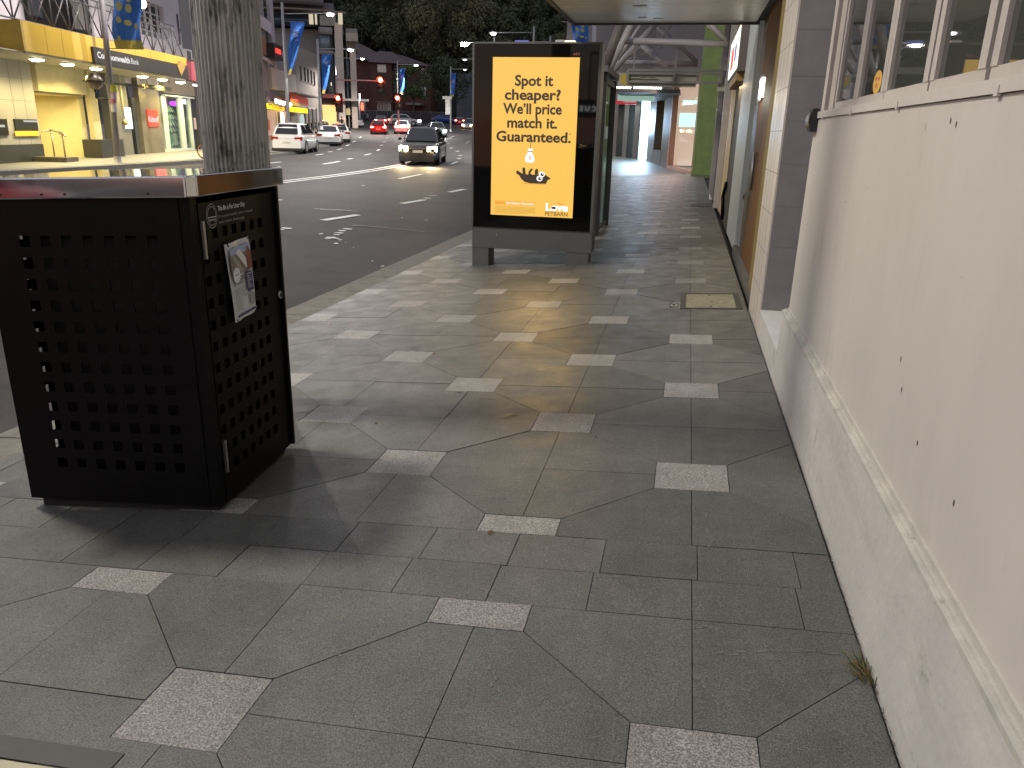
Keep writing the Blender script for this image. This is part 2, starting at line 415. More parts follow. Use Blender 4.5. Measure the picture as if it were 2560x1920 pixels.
for (x, y, r, e) in [(760, 577, .14, 2), (690, 610, .1, 2.2), (665, 625, .09, 2), (720, 592, .09, 2.4), (540, 618, .08, 1.3), (630, 648, .12, 2), (600, 655, .1, 2), (670, 655, .06, 2), (700, 668, .07, 1.3), (665, 698, .09, 1.5), (745, 690, .035, 1), (810, 732, .03, 1), (200, 580, .1, 2), (250, 570, .12, 2.5),
                     (1455, 300, .1, 2.5), (1430, 320, .13, 2.5), (1400, 330, .09, 2), (1485, 298, .08, 2), (1210, 483, .05, 1.2), (1410, 503, .06, 1.4), (890, 215, .12, 1.5), (1425, 105, .1, 2), (965, 845, .035, 1), (1050, 888, .05, 1.4)]:
    p = road_at(*z3(x, y))
    if p:      # splashes of spilt white paint
        pts = []
        for k in range(11):
            t = 2*math.pi*k/11; q = .5*r*random.uniform(.6, 1.2); X, Y = p.x+q*math.cos(t)*e*.8, p.y+q*math.sin(t)*1.3
            pts.append((X, Y, gnd(X, Y)+.013))
        mk.poly(pts)
kind(mk.build('road_markings', M_paint))
tar = MB()
for pts in ([(480, 410), (700, 418), (840, 430)], [(800, 545), (1000, 560), (1190, 578), (1400, 598)]):
    P = [road_at(*z3(*q)) for q in pts]; mk = tar; strip([(p.x, p.y) for p in P], .09, .011)
kind(tar.build('road_seams', mat('tar', (.02, .02, .02), .5)))

lp = MB(); kl = MB(); ys = [-16+2*i for i in range(53)]
def lk(Y): return -20.7-bend(Y)
xo = [0, .45, 2, 5, 9, 16, 30, 60]
for a, b in zip(ys, ys[1:]):
    for o0, o1 in zip(xo[1:], xo[2:]): lp.poly([(lk(a)-o0, a, lpath(0, a)), (lk(b)-o0, b, lpath(0, b)), (lk(b)-o1, b, lpath(0, b)), (lk(a)-o1, a, lpath(0, a))])
    kl.box((lk(a)-.45, a, lpath(0, a)-.3), (lk(a), b, lpath(0, a)-.002))
Y = ys[-1]; lp.poly([(lk(Y), Y, lpath(0, Y)), (lk(Y)-60, Y, lpath(0, Y)), (lk(Y)-60, Y, lpath(0, Y)-.4), (lk(Y), Y, lpath(0, Y)-.4)])
kind(lp.build('pavement_across_road', M_lpath)); kind(kl.build('kerb_across_road', mat('kerb_concrete', (.16, .155, .14), .8, var=.2, scale=6)))

# scuffs and damp spots on the slabs
sc_ = MB()
def smear(pts, w_, mi):
    P = [onz(x, y, lambda a, b: KX*a+rise(b)) for x, y in pts]
    for a, b in zip(P, P[1:]):
        n = V((-(b-a).y, (b-a).x, 0)).normalized(); k = 5
        for i in range(k):
            if random.random() < .25: continue
            p, q = a.lerp(b, i/k), a.lerp(b, (i+random.uniform(.6, 1.05))/k); o = n*random.uniform(-w_, w_); h = n*w_*random.uniform(.15, .5); u = V((0, 0, .0026))
            sc_.poly([p+o-h*.4+u, p+o+h*.4+u, q+o+h+u, q+o-h+u], mi)
def Z6(x, y): return (1280+x*.57866, 1100+y*.57866)
for pts in ([(840, 320), (850, 400), (855, 470)], [(430, 610), (520, 622), (590, 640)], [(610, 650), (580, 700), (550, 760)], [(775, 735), (830, 690), (900, 655)], [(770, 1000), (860, 1100), (960, 1230)], [(880, 925), (1100, 912), (1500, 930)], [(770, 805), (900, 815)], [(1130, 610), (1190, 640)]): smear([Z6(*q) for q in pts], .010, 0)
for pts in ([(1500, 740), (1530, 700), (1580, 675)], [(1430, 480), (1470, 540)], [(2110, 560), (2150, 680)]): smear([(x*.5787, 1340+y*.5787) for x, y in pts], .010, 0)
for x, y, r in ((880, 500, .03), (1010, 530, .035), (1130, 605, .04), (560, 570, .03), (650, 575, .035), (760, 325, .015)):
    p = onz(660+x*.5606, 700+y*.5606, lambda a, b: KX*a+rise(b))
    for k in range(5):
        q = p+V((random.uniform(-r, r)*2, random.uniform(-r, r)*.6, .0024)); sc_.poly([q+V((r*.4*math.cos(t)*random.uniform(.5, 1.3), r*.25*math.sin(t), 0)) for t in [j*.785 for j in range(8)]], 1)
kind(sc_.build('pavement_marks', [mat('scuff_pale', (.145, .145, .135), .7, var=.3, scale=60), mat('damp_spot', (.075, .075, .07), .4)]))

# forested hillside beyond the junction
def hillz(x, y):
    base = rise(y)-.2; t = max(0, y-168-.12*abs(x+60)); return base+t*.42+4*math.sin(x*.045+1)*min(1, t/40)+2.5*math.sin(x*.11+y*.07)*min(1, t/30)
hl = MB(); ids = {}
for j in range(34):
    for i in range(44):
        X, Yv = -330+i*11, 146+j*9; ids[i, j] = hl.vert((X, Yv, hillz(X, Yv)))
for j in range(33):
    for i in range(43): hl.idx([ids[i, j], ids[i+1, j], ids[i+1, j+1], ids[i, j+1]], 0, True)
kind(hl.build('hill', mat('hill_soil', (.02, .022, .014), .95, var=.4, scale=.2)))
# ------------------------------------------------------------------ things on the near pavement
UP = V((0, 0, 1))
def foot_at(x, y): return onz(x, y, lambda a, b: KX*a+rise(b))
M_black = mat('black_powdercoat', (.003, .003, .0033), .45, var=.25, scale=14, bump=.08, bscale=120, dirt=(.006, .006, .0055), dscale=6, dmin=.7, spec=.10)
M_dark = mat('dark_inner', (.006, .006, .006), .8)
M_chrome = mat('polished_steel', (.62, .61, .6), .06, 1., var=.04, scale=30)
M_steel = mat('brushed_steel', (.5, .5, .49), .35, 1., var=.1, scale=20)
M_white = mat('white_print', (.75, .75, .73), .6)
M_greyp = mat('grey_print', (.3, .3, .3), .6)
# --- litter bin
BW, BD, BH = .92, .75, 1.43
b0 = V((-1.856, 2.690, 0)); ang = R_(4.2)
bm = MX.Translation((b0.x, b0.y, KX*b0.x)) @ MX.Rotation(ang, 4, 'Z')     # local: x to the right edge (0 = near corner), y away
bin_ = thing('litter_bin', 'tall black perforated steel litter bin enclosure with polished steel lid', 'bin', M=bm)
bm = bm @ MX(((1, 0, 0, 0), (0, 1, 0, 0), (.042, 0, 1, 0), (0, 0, 0, 1)))      # sits square to the sloping pavement
def panel(mb, M, W, H, cols, rows, x0, z0, px, pz, hs, t=.004, skip=()):
    """sheet in the local x-z plane of M with square holes, front towards -y"""
    xs = [0]+[v for c in range(cols) for v in (x0+c*px-hs/2, x0+c*px+hs/2)]+[W]
    zs = [0]+[v for r in range(rows) for v in (z0+r*pz-hs/2, z0+r*pz+hs/2)]+[H]
    q = lambda x, y, z: M @ V((x, y, z))
    for i in range(len(xs)-1):
        for j in range(len(zs)-1):
            a, b, c, d = xs[i], xs[i+1], zs[j], zs[j+1]
            if i % 2 and j % 2 and ((i//2, j//2) not in skip):
                for (p, r) in (((a, c), (b, c)), ((b, c), (b, d)), ((b, d), (a, d)), ((a, d), (a, c))):
                    mb.poly([q(p[0], 0, p[1]), q(p[0], t, p[1]), q(r[0], t, r[1]), q(r[0], 0, r[1])])
            else:
                mb.poly([q(a, 0, c), q(b, 0, c), q(b, 0, d), q(a, 0, d)]); mb.poly([q(a, t, c), q(a, t, d), q(b, t, d), q(b, t, c)])
    for (p, r) in (((0, 0), (W, 0)), ((W, 0), (W, H)), ((W, H), (0, H)), ((0, H), (0, 0))):
        mb.poly([q(p[0], 0, p[1]), q(r[0], 0, r[1]), q(r[0], t, r[1]), q(p[0], t, p[1])])
def face_of(ox, oy, rot, z=.03):    # local frame on one side of the bin
    return bm @ MX.Translation((ox, oy, z)) @ MX.Rotation(rot, 4, 'Z')
PW = BW-.05
mb = MB(); panel(mb, face_of(-BW, 0, 0), PW, BH-.11, 7, 12, .187, .182, .0935, .0884, .045); mb.build('front_panel', M_black, bin_)
mb = MB(); panel(mb, face_of(-BW, BD, R_(-90)), BD, BH-.11, 7, 12, .095, .188, .093, .0884, .045); mb.build('side_panel', M_black, bin_)
mb = MB(); panel(mb, face_of(0, BD, R_(180)), BW, BH-.11, 7, 12, .16, .188, .0975, .0884, .045); mb.build('rear_panel', M_black, bin_)
DM = face_of(0, .055, R_(90))       # door: local x runs away from the camera, -y outwards
def door_uv(px, py):
    n = (DM.to_3x3() @ V((1, 0, 0))).cross(DM.to_3x3() @ V((0, 0, 1))); P = hit(px, py, DM @ V((0, -.006, 0)), n); q = DM.inverted() @ P; return q.x, q.z
zz = 760/2212
_h = [door_uv(x*zz, 400+y*zz) for x, y in ((1485, 555), (1880, 458), (1680, 2232), (2030, 1940))]
hx0, hx1 = (_h[0][0]+_h[2][0])/2, (_h[1][0]+_h[3][0])/2; hz0, hz1 = (_h[2][1]+_h[3][1])/2, (_h[0][1]+_h[1][1])/2
mb = MB(); panel(mb, DM, BD-.06, BH-.135, 7, 12, hx0, hz0, (hx1-hx0)/6, (hz1-hz0)/11, .042, t=.012)
door = mb.build('door', M_black, bin_)
for z in (.14, 1.075): mb = MB(); mb.obox(DM, (.004, -.012, z), (.02, -.001, z+.15)); mb.build('hinge', M_steel, door)
mb = MB(); c = DM @ V((BD-.085, -.003, .80)); nrm = (DM.to_3x3() @ V((0, -1, 0))).normalized()
mb.tube(c, c+nrm*.008, .021, .019, 16, 0); mb.tube(c+nrm*.0082, c+nrm*.010, .010, .009, 12, 1)
mb.build('lock', [M_steel, M_dark], door)
mb = MB(); mb.obox(bm, (-.048, .004, .03), (-.002, .05, BH-.08)); mb.build('corner_post', M_black, bin_); mb = MB(); mb.obox(bm, (-.03, BD-.014, .03), (.016, BD+.004, BH-.08)); mb.build('corner_post', M_black, bin_)
mb = MB(); mb.obox(bm, (-BW+.03, .03, -.06), (-.03, BD-.03, .03)); mb.build('plinth', mat('black_rubber', (.008, .008, .008), .9), bin_)
mb = MB(); mb.rbox(bm, (-BW+.14, .09, .05), (-.09, BD-.08, 1.2), .05); mb.build('inner_tub', mat('tub_plastic', (.012, .013, .012), .6), bin_)
mb = MB(); mb.obox(bm, (-BW-.028, -.03, BH-.078), (.006, BD+.0, BH+.004)); mb.obox(bm, (.0062, .004, BH-.078), (.035, BD+.03, BH+.004)); mb.obox(bm, (-BW-.028, BD+.001, BH-.078), (.006, BD+.03, BH+.004))
mb.prism([bm @ V(q) for q in ((.0062, -.029, BH-.078), (.0345, .0035, BH-.078), (.0062, .0035, BH-.078))], UP*.082); lid = mb.build('lid', M_chrome, bin_)
bv = lid.modifiers.new('soft_edge', 'BEVEL'); bv.width = .006; bv.segments = 3
for x in (-.78, -.60, -.5, -.15): mb = MB(); c = bm @ V((x, -.031, BH-.060)); mb.tube(c, c+(bm.to_3x3() @ V((0, -1, 0)))*.003, .004, .004, 8); mb.build('rivet', M_dark, lid)
mb = MB(); _t = door_uv(547, 527); TM = DM @ MX.Translation((_t[0], -.002, _t[1])) @ MX.Rotation(R_(90), 4, 'X')
mb.text('This Bin is For Litter Only', TM, .020, .235, bold=.012, align='LEFT')
mb.text('Do not place household, trade or commercial', TM @ MX.Translation((0, -.029, 0)), .012, .30, 1, align='LEFT')
mb.text('waste in this bin. Penalties apply.', TM @ MX.Translation((0, -.052, 0)), .012, .225, 1, align='LEFT')
cc = TM @ V((-.052, -.016, 0)); uu = TM.to_3x3() @ V((1, 0, 0)); vv = TM.to_3x3() @ V((0, 1, 0))
for rr in (.043, .034):
    for k in range(28):
        a0, a1 = 2*math.pi*k/28, 2*math.pi*(k+1)/28
        q = lambda t, r: cc+uu*r*math.cos(t)+vv*r*1.15*math.sin(t)
        mb.poly([q(a0, rr), q(a1, rr), q(a1, rr-.003), q(a0, rr-.003)], 1)
mb.text('MOSMAN', TM @ MX.Translation((-.052, -.036, 0)), .009, .05, 0)
mb.obox(TM, (-.085, -.022, 0), (-.02, -.019, .0004), 0)
mb.build('notice_lettering', [M_white, M_greyp], door)
# --- poster on the bin door
tl, tr, br_, bl = [door_uv(x*zz, 400+y*zz) for x, y in ((1630, 605), (1805, 562), (1860, 1100), (1690, 1178))]
pw, phh = ((tr[0]-tl[0])+(br_[0]-bl[0]))/2, ((tl[1]-bl[1])+(tr[1]-br_[1]))/2
pc = ((tl[0]+tr[0]+bl[0]+br_[0])/4, (tl[1]+tr[1]+bl[1]+br_[1])/4)
PMx = DM @ MX.Translation((pc[0], -.008, pc[1])) @ MX.Rotation(R_(90), 4, 'X') @ MX.Rotation(R_(1.5), 4, 'Z')
PMx = MX.LocRotScale(PMx.to_translation(), PMx.to_quaternion(), None)
pos = thing('poster', 'white printed recycling poster cable tied to the door of the black litter bin', 'poster', M=PMx)
mb = MB(); N = 10
for i in range(N):
    for j in range(N):
        g = lambda a, b: PMx @ V(((a/N-.5)*pw, (b/N-.5)*phh, .004+.006*math.sin(a*1.1+b*.5)*(abs(b/N-.5)+.2)))
        mb.poly([g(i, j), g(i+1, j), g(i+1, j+1), g(i, j+1)], 0, True)
mb.build('sheet', mat('poster_paper', (.62, .64, .66), .35, var=.04), pos)
mb = MB(); T0 = PMx @ MX.Translation((0, 0, .013))
def rect(x0, x1, y0, y1, mi, lift=0): mb.poly([T0 @ V((x*pw, y*phh, lift)) for x, y in ((x0, y0), (x1, y0), (x1, y1), (x0, y1))], mi)
rect(-.44, .44, .09, .43, 0); rect(-.44, .44, .34, .43, 1, .0005); rect(.12, .40, -.19, .07, 2)
mb.poly([T0 @ V((x*pw, y*phh, .001)) for x, y in ((-.2, .36), (-.05, .40), (.35, .16), (.2, .12))], 3)
mb.poly([T0 @ V((x*pw, y*phh, .001)) for x, y in ((-.38, .33), (-.3, .35), (.05, .12), (-.08, .1))], 6)
mb.poly([T0 @ V((x*pw, y*phh, .0015)) for x, y in ((.2, .25), (.3, .41), (.44, .3), (.44, .1), (.22, .1))], 4)
cpt = [T0 @ V((-.27*pw+.15*pw*math.cos(t), .09*phh+.15*pw*math.sin(t), .002)) for t in [k*.3927 for k in range(16)]]; mb.poly(cpt, 3)
rect(-.35, -.19, .085, .095, 5, .0025)
for s, y in (('Drop off your', .04), ('bulky polystyrene', .0), ('for recycling', -.04)): mb.text(s, T0 @ MX.Translation((-.43*pw, y*phh, .001)), .0125, None, 5, .02, 'LEFT')
for k in range(14): rect(-.43, -.16+.03*((k*7) % 3), -.09-k*.021, -.083-k*.021, 7)
for k in range(7): rect(-.1, .08-.04*((k*5) % 3), -.09-k*.021, -.083-k*.021, 7)
for k in range(7): rect(.15, .35-.05*((k*5) % 3), .04-k*.03, .047-k*.03, 3, .001)
cpt = [T0 @ V((.27*pw+.11*pw*math.cos(t), -.29*phh+.14*pw*math.sin(t), .002)) for t in [k*.3927 for k in range(16)]]; mb.poly(cpt, 7)
rect(-.42, .44, -.45, -.42, 2)
mb.build('printing', [mat('p_brown', (.2, .16, .12), .4, var=.5, scale=40), mat('p_sky', (.35, .42, .6), .4), mat('p_navy', (.03, .035, .12), .4), M_white, mat('p_red', (.2, .05, .035), .4, var=.5, scale=30), mat('p_ink', (.05, .05, .09), .5), mat('p_tan', (.36, .33, .28), .4), M_greyp], pos)
for x, y in ((-.44, .47), (.44, .47), (-.44, -.47), (.44, -.47)):
    mb = MB(); a = PMx @ V((x*pw, y*phh, .012)); b = PMx @ V((x*pw*.9, y*phh*1.07, .004)); mb.tube(a, b, .003, .002, 6); mb.tube(b, b+V((.004, .002, .02*(1 if y > 0 else -1.6))), .0018, .0012, 6); mb.build('cable_tie', M_dark, pos)

# --- ribbed utility pole behind the bin, with its street light high over the road
M_pole = mat('ribbed_pole_paint', (.37, .365, .33), .75, var=.3, scale=4, bump=.5, bscale=40, dirt=(.085, .09, .075), dscale=11, dmin=.54, stretch=(1, 1, .4))
pb = V((-2.475, 4.05, KX*-2.475))
pole = thing('utility_pole', 'thick grey ribbed pole standing on the pavement behind the black bin', 'pole', pb)
mb = MB(); n = 176; rows = [0, .25, .5, .8, 1.1, 1.4, 1.7, 1.98, 2.0, 2.3, 2.6, 2.9, 3.2, 3.6, 4, 6, 9]
ri = []
for z in rows:
    ring = []
    for k in range(n):
        t = 2*math.pi*k/n; q = k % 4
        r = .170-.004*z/3+(.0075 if q in (1, 2) else -.004)+.0022*math.sin(k*.9+z*5)+.0015*math.sin(k*2.3+z*9)
        ring.append(mb.vert(pb+V((r*math.cos(t)+.006*z, r*math.sin(t), z))))
    ri.append(ring)
for a, b in zip(ri, ri[1:]):
    for k in range(n): mb.idx([a[k], a[(k+1) % n], b[(k+1) % n], b[k]], 0, False)
mb.idx(ri[-1], 0)
mb.build('shaft', M_pole, pole)
LM = V((-5.95, 4.0, 8.3))
mb = MB(); mb.path([pb+V((.05, 0, 8.3)), LM+V((.6, 0, .35)), LM+V((0, 0, .12))], .045, 8); mb.build('lamp_arm', M_steel, pole)
M_lens = emit('lamp_lens', (1, .95, .86), 30); M_lhead = mat('lamp_grey', (.35, .35, .35), .5)
mb = MB(); mb.box(LM+V((-.32, -.14, .03)), LM+V((.32, .14, .15))); hd = mb.build('lamp_head', M_lhead, pole)
mb = MB(); mb.box(LM+V((-.26, -.11, .0)), LM+V((.26, .11, .028))); mb.build('lens', M_lens, hd)
lamp('SPOT', LM+V((0, 0, -.06)), 2700, (1, .925, .79), .50, LM+V((.25, 0, -5)), 165, pole, .3)

# --- advertising kiosk
M_kgrey = mat('kiosk_grey', (.075, .082, .08), .42, var=.08, bump=.03)
kl_, kr_ = foot_at(1017*1.1573, 571*1.1573), foot_at(1275*1.1573, 570*1.1573)
KY = 9.62; kx0, kx1 = -2.622, -1.078; KT = 2.50
kio = thing('advertising_kiosk', 'freestanding dark grey digital advertising panel lit up with a yellow advert', 'kiosk', ((kx0+kx1)/2, KY, KX*-1.85))
def kz(py, x=-1.85): return atY(1270, py, KY).z
def kpt(px, py, y=None): return atY(px, py, KY if y is None else y)
zl = [kpt(1180, 1310*.3737+80).z]
z_gb = atY(1320, 80+1320*.3737, KY).z      # bottom of glass
z_bb = atY(1320, 80+1458*.3737, KY).z      # bottom of the base beam
DEP = .34
mb = MB(); mb.box((kx0, KY+.012, z_gb-.015), (kx1, KY+DEP, KT)); mb.box((kx0-.004, KY+.002, z_gb), (kx0+.02, KY+.012, KT+.004)); mb.box((kx1-.03, KY+.002, z_gb), (kx1+.004, KY+.012, KT+.004)); mb.box((kx0+.02, KY+.002, KT-.016), (kx1-.03, KY+.012, KT+.004))
mb.build('cabinet', M_kgrey, kio)
mb = MB(); mb.box((kx0+.012, KY-.002, z_bb), (kx1+.002, KY+DEP+.01, z_gb-.016)); beam = mb.build('base_beam', M_kgrey, kio)
for px, py in ((270, 1358), (708, 1383)): mb = MB(); c = kpt(1140+px*.3737, 80+py*.3737); mb.tube((c.x, KY-.002, c.z), (c.x, KY-.008, c.z), .011, .009, 12); mb.build('bolt', M_chrome, beam)
for x0, x1 in ((kx0+.012, kx0+.225), (kx1-.32, kx1-.03)):
    mb = MB(); mb.box((x0, KY+.004, KX*x0-.02), (x1, KY+DEP-.02, z_bb)); mb.build('foot', M_kgrey, kio)
M_kglass = mat('black_glass', (.003, .003, .003), .03, var=0, spec=.22)
mb = MB(); mb.box((kx0+.021, KY-.001, z_gb+.005), (kx1-.031, KY+.01, KT-.018)); mb.build('glass_front', M_kglass, kio)
def ks(x, y): return kpt(1140+x*.37383, 80+y*.37383)      # point read off an enlarged crop of the screen
A, B = ks(256, 165), ks(833, 173); Cc, Dd = ks(775, 1247), ks(224, 1218)
sx0, sx1 = (A.x+Dd.x)/2, (B.x+Cc.x)/2; sz1, sz0 = (A.z+B.z)/2, (Cc.z+Dd.z)/2
YS = KY-.003
mb = MB(); mb.box((sx0, YS, sz0), (sx1, YS+.001, sz1)); scr = mb.build('screen', emit('screen_yellow', (.82, .48, .082), 1.0), kio)
M_stext = emit('screen_ink', (.028, .018, .01), 1.0); M_swht = emit('screen_white', (.95, .93, .92), 1.0); M_sor = emit('screen_orange', (.75, .25, .02), .9); M_sbr = emit('screen_brown', (.14, .05, .008), 1.); M_stan = emit('screen_tan', (.62, .33, .05), 1.)
ST = MX.Translation((0, YS-.0012, 0)) @ MX.Rotation(R_(90), 4, 'X')
def su(u, v): return (sx0+(sx1-sx0)*u, sz1-(sz1-sz0)*v)     # u right, v down on the screen
mb = MB(); SW, SH = sx1-sx0, sz1-sz0
for s, u, v, wd in (('Spot it', .483, .170, .445), ('cheaper?', .474, .256, .655), ('We\u2019ll price', .478, .342, .69), ('match it.', .477, .429, .59), ('Guaranteed.', .497, .516, .885)):
    x, z = su(u, v); mb.text(s, ST @ MX.Translation((x, z, 0)), .065*SH, wd*SW, 0, .029)
x, z = su(.925, .475); mb.text('^', ST @ MX.Translation((x, z, 0)), .02*SH, None, 0)
lamp('SPOT', ((sx0+sx1)/2, YS-.05, (sz0+sz1)/2-.3), 55, (1, .60, .16), .3, ((sx0+sx1)/2+.2, YS-3, -.2), 150, kio, .8)
def sp2(pts, mi, lift=0): mb.poly([ST @ V((*su(u, v), lift)) for u, v in pts], mi)
def sell(u, v, a, b, mi, lift, rot=0, n=20):
    sp2([(u+(a*math.cos(t)*math.cos(rot)-b*math.sin(t)*math.sin(rot)), v+(a*math.cos(t)*math.sin(rot)+b*math.sin(t)*math.cos(rot))*SW/SH) for t in [2*math.pi*k/n for k in range(n)]], mi, lift)
sp2([(.470, .518), (.476, .518), (.471, .556), (.465, .556)], 0)
sp2([(.435, .567), (.45, .557), (.47, .562), (.495, .556), (.497, .57), (.48, .578), (.512, .607), (.522, .632), (.505, .648), (.455, .65), (.415, .645), (.405, .625), (.42, .6), (.448, .578)], 1, .0002)
sp2([(.44, .576), (.49, .574), (.492, .578), (.442, .58)], 0, .0004)
x, z = su(.465, .628); mb.text('$', ST @ MX.Translation((x, z, .0005)), .024*SH, None, 2, .01)
# a cat lying on its back under the money bag
sp2([(.33, .705), (.375, .72), (.47, .728), (.56, .724), (.61, .712), (.66, .725), (.725, .748), (.685, .758), (.668, .782), (.56, .783), (.47, .782), (.41, .775), (.365, .755), (.345, .735), (.318, .725), (.303, .712), (.31, .702)], 0)
sp2([(.385, .725), (.378, .69), (.39, .68), (.41, .684), (.42, .722)], 0); sp2([(.45, .73), (.455, .705), (.485, .685), (.505, .69), (.475, .715), (.5, .73)], 0)
sp2([(.53, .728), (.528, .7), (.545, .686), (.565, .69), (.57, .72)], 0)
sell(.325, .716, .02, .02, 0, .0001)
for u, v in ((.614, .722), (.588, .749)): sell(u, v, .037, .033, 1, .0003); sell(u+.004, v+.001, .02, .019, 0, .0005); sell(u+.01, v-.003, .007, .007, 1, .0007)
sp2([(.36, .783), (.66, .785), (.655, .788), (.4, .787)], 2)
sp2([(.045, .903), (.545, .905), (.545, .932), (.045, .930)], 5, .0001)
x, z = su(.055, .925); mb.text('Petbarn', ST @ MX.Translation((x, z, .0004)), .016*SH, .115*SW, 2, .01, 'LEFT')
x, z = su(.19, .925); mb.text('2hr Delivery Guarantee', ST @ MX.Translation((x, z, .0004)), .016*SH, .34*SW, 1, .012, 'LEFT')
for k in range(6): sp2([(.05, .943+k*.008), (.55-.1*(k == 5), .943+k*.008), (.55-.1*(k == 5), .947+k*.008), (.05, .947+k*.008)], 4)
x, z = su(.805, .955); mb.text('Love', ST @ MX.Translation((x, z, .0003)), .048*SH, .27*SW, 1, .045)
x, z = su(.855, .915); mb.text('Pets', ST @ MX.Translation((x, z, .0005)), .014*SH, .075*SW, 2, .01)
x, z = su(.805, .99); mb.text('PETBARN', ST @ MX.Translation((x, z, .0004)), .028*SH, .27*SW, 3, .012)
sell(.77, .937, .028, .014, 0, .0006)
mb.build('advert_print', [M_stext, M_swht, M_sor, M_sbr, M_stan, emit('screen_amber', (.8, .4, .05), 1.)], scr)
mb = MB(); q = ks(806, 155); mb.text('oh!', MX.Translation((q.x, KY-.0015, q.z)) @ MX.Rotation(R_(90), 4, 'X'), .03, .075, 0, .02)
mb.build('corner_logo', emit('logo_orange', (.35, .08, .03), .6), kio)

# --- glazed bus shelter behind the kiosk
shl = thing('bus_shelter', 'dark framed glass bus shelter half hidden behind the yellow advertising kiosk', 'bus shelter', (-2.2, 13.6, KX*-2.2))
M_shf = mat('shelter_frame', (.022, .024, .024), .35, var=.1)
sh0, sh1 = 12.75, 14.35; SX = -1.37
ztop = atY(1160+1110*.31646, 575*.31646, sh0).z
for (x, y) in ((SX, sh0), (SX, sh1), (-3.0, sh0), (-3.0, sh1)):
    mb = MB(); mb.box((x-.05, y-.05, KX*x-.02), (x+.05, y+.05, ztop if y < 13 else ztop-.02)); mb.build('post', M_shf, shl)
mb = MB(); mb.box((SX-.012, sh0+.06, .12-.1), (SX+.0, sh1-.06, ztop-.14)); mb.build('side_glass', glass('clear_glass', (.8, .88, .86), .35), shl)
mb = MB(); mb.box((SX-.03, sh0+.051, -.03), (SX+.03, sh1-.051, .02)); mb.build('rail', M_shf, shl); mb = MB(); mb.box((SX-.03, sh0+.051, ztop-.14), (SX+.03, sh1-.051, ztop-.06)); mb.build('rail', M_shf, shl)
mb = MB(); mb.box((-3.25, sh0-.25, ztop), (SX+.07, sh1+.2, ztop+.09)); mb.build('roof', mat('shelter_roof', (.1, .1, .1), .5), shl)
mb = MB(); mb.box((-2.98, sh1-.02, .25), (SX-.09, sh1, ztop-.1)); mb.build('rear_glass', MATS['clear_glass'], shl)
mb = MB(); mb.box((-2.9, sh1-.55, .33), (SX-.2, sh1-.15, .38)); mb.build('bench_seat', M_steel, shl)
lampq = [atY(x, y, 13.) for x, y in ((1389, 101), (1438, 112))]
sl_ = thing('shelter_light', 'small white light unit with a glowing end above the kiosk top', 'light', lampq[0])
mb = MB(); a, b = lampq; mb.rbox(MX.Identity(4), (a.x, 12.9, min(b.z, a.z)), (a.x+.17, 13.1, max(a.z, b.z)), .03); mb.build('housing', M_lhead, sl_)
mb = MB(); mb.rbox(MX.Identity(4), (a.x+.16, 12.88, min(b.z, a.z)-.003), (b.x+.01, 13.12, (a.z+b.z)/2+.02), .03); mb.build('bulb', emit('warm_bulb', (1, .62, .28), 4), sl_)

# --- service covers in the pavement, weed at the wall
def cover(name, label, x0, x1, y0, y1, fill, rim=.035):
    t = thing(name, label, 'manhole cover', ((x0+x1)/2, (y0+y1)/2, fz((x0+x1)/2, (y0+y1)/2)))
    Mf = MX.Translation((0, 0, 0)); mb = MB()
    def b(xa, xb, ya, yb, za, zb):
        mb.hexa([(xa, ya, fz(xa, ya)+za), (xb, ya, fz(xb, ya)+za), (xb, yb, fz(xb, yb)+za), (xa, yb, fz(xa, yb)+za), (xa, ya, fz(xa, ya)+zb), (xb, ya, fz(xb, ya)+zb), (xb, yb, fz(xb, yb)+zb), (xa, yb, fz(xa, yb)+zb)])
    b(x0, x0+rim, y0, y1, -.02, .005); b(x1-rim, x1, y0, y1, -.02, .005); b(x0+rim, x1-rim, y0, y0+rim, -.02, .005); b(x0+rim, x1-rim, y1-rim, y1, -.02, .005)
    mb.build('rim', mat('iron_rim', (.035, .033, .03), .55, var=.3, scale=12), t)
    mb = MB(); b(x0+rim+.006, x1-rim-.006, y0+rim+.006, y1-rim-.006, -.02, .004); mb.build('lid_infill', fill, t)
    for yy_ in (y0+rim+.06, y1-rim-.06): mb = MB(); c = V(((x0+x1)/2, yy_, fz((x0+x1)/2, yy_)+.004)); mb.tube(c, c+V((0, 0, .002)), .014, .014, 10); mb.build('lifting_hole', M_dark, t)
    return t
M_conc = mat('concrete_infill', (.26, .25, .17), .8, var=.25, scale=7, bump=.4, dirt=(.12, .11, .08), dscale=5)
cover('pit_cover', 'rectangular concrete filled pit cover in the pavement near the doorway', .05, .60, 7.02, 7.76, M_conc, .05)
cover('pit_cover', 'dark rectangular pit cover further along beside the yellow pilaster', .16, .70, 17.65, 18.45, mat('dark_infill', (.07, .068, .06), .7, var=.3, scale=8), .045)
cover('drain_cover', 'pale stone drain cover in a metal rim beside the paving band', -2.6, -1.31, .1, 1.372, mat('cream_stone', (.42, .38, .27), .75, var=.15, scale=10, bump=.3), .07)
cover('marker_plate', 'small pale square plate beside the concrete pit cover', -.045, .035, 7.10, 7.27, mat('plate_pale', (.3, .3, .28), .6), .008)
wd = foot_at(1280+1540*.5787, 1100+1020*.5787); wd.x = .625
mb = MB()
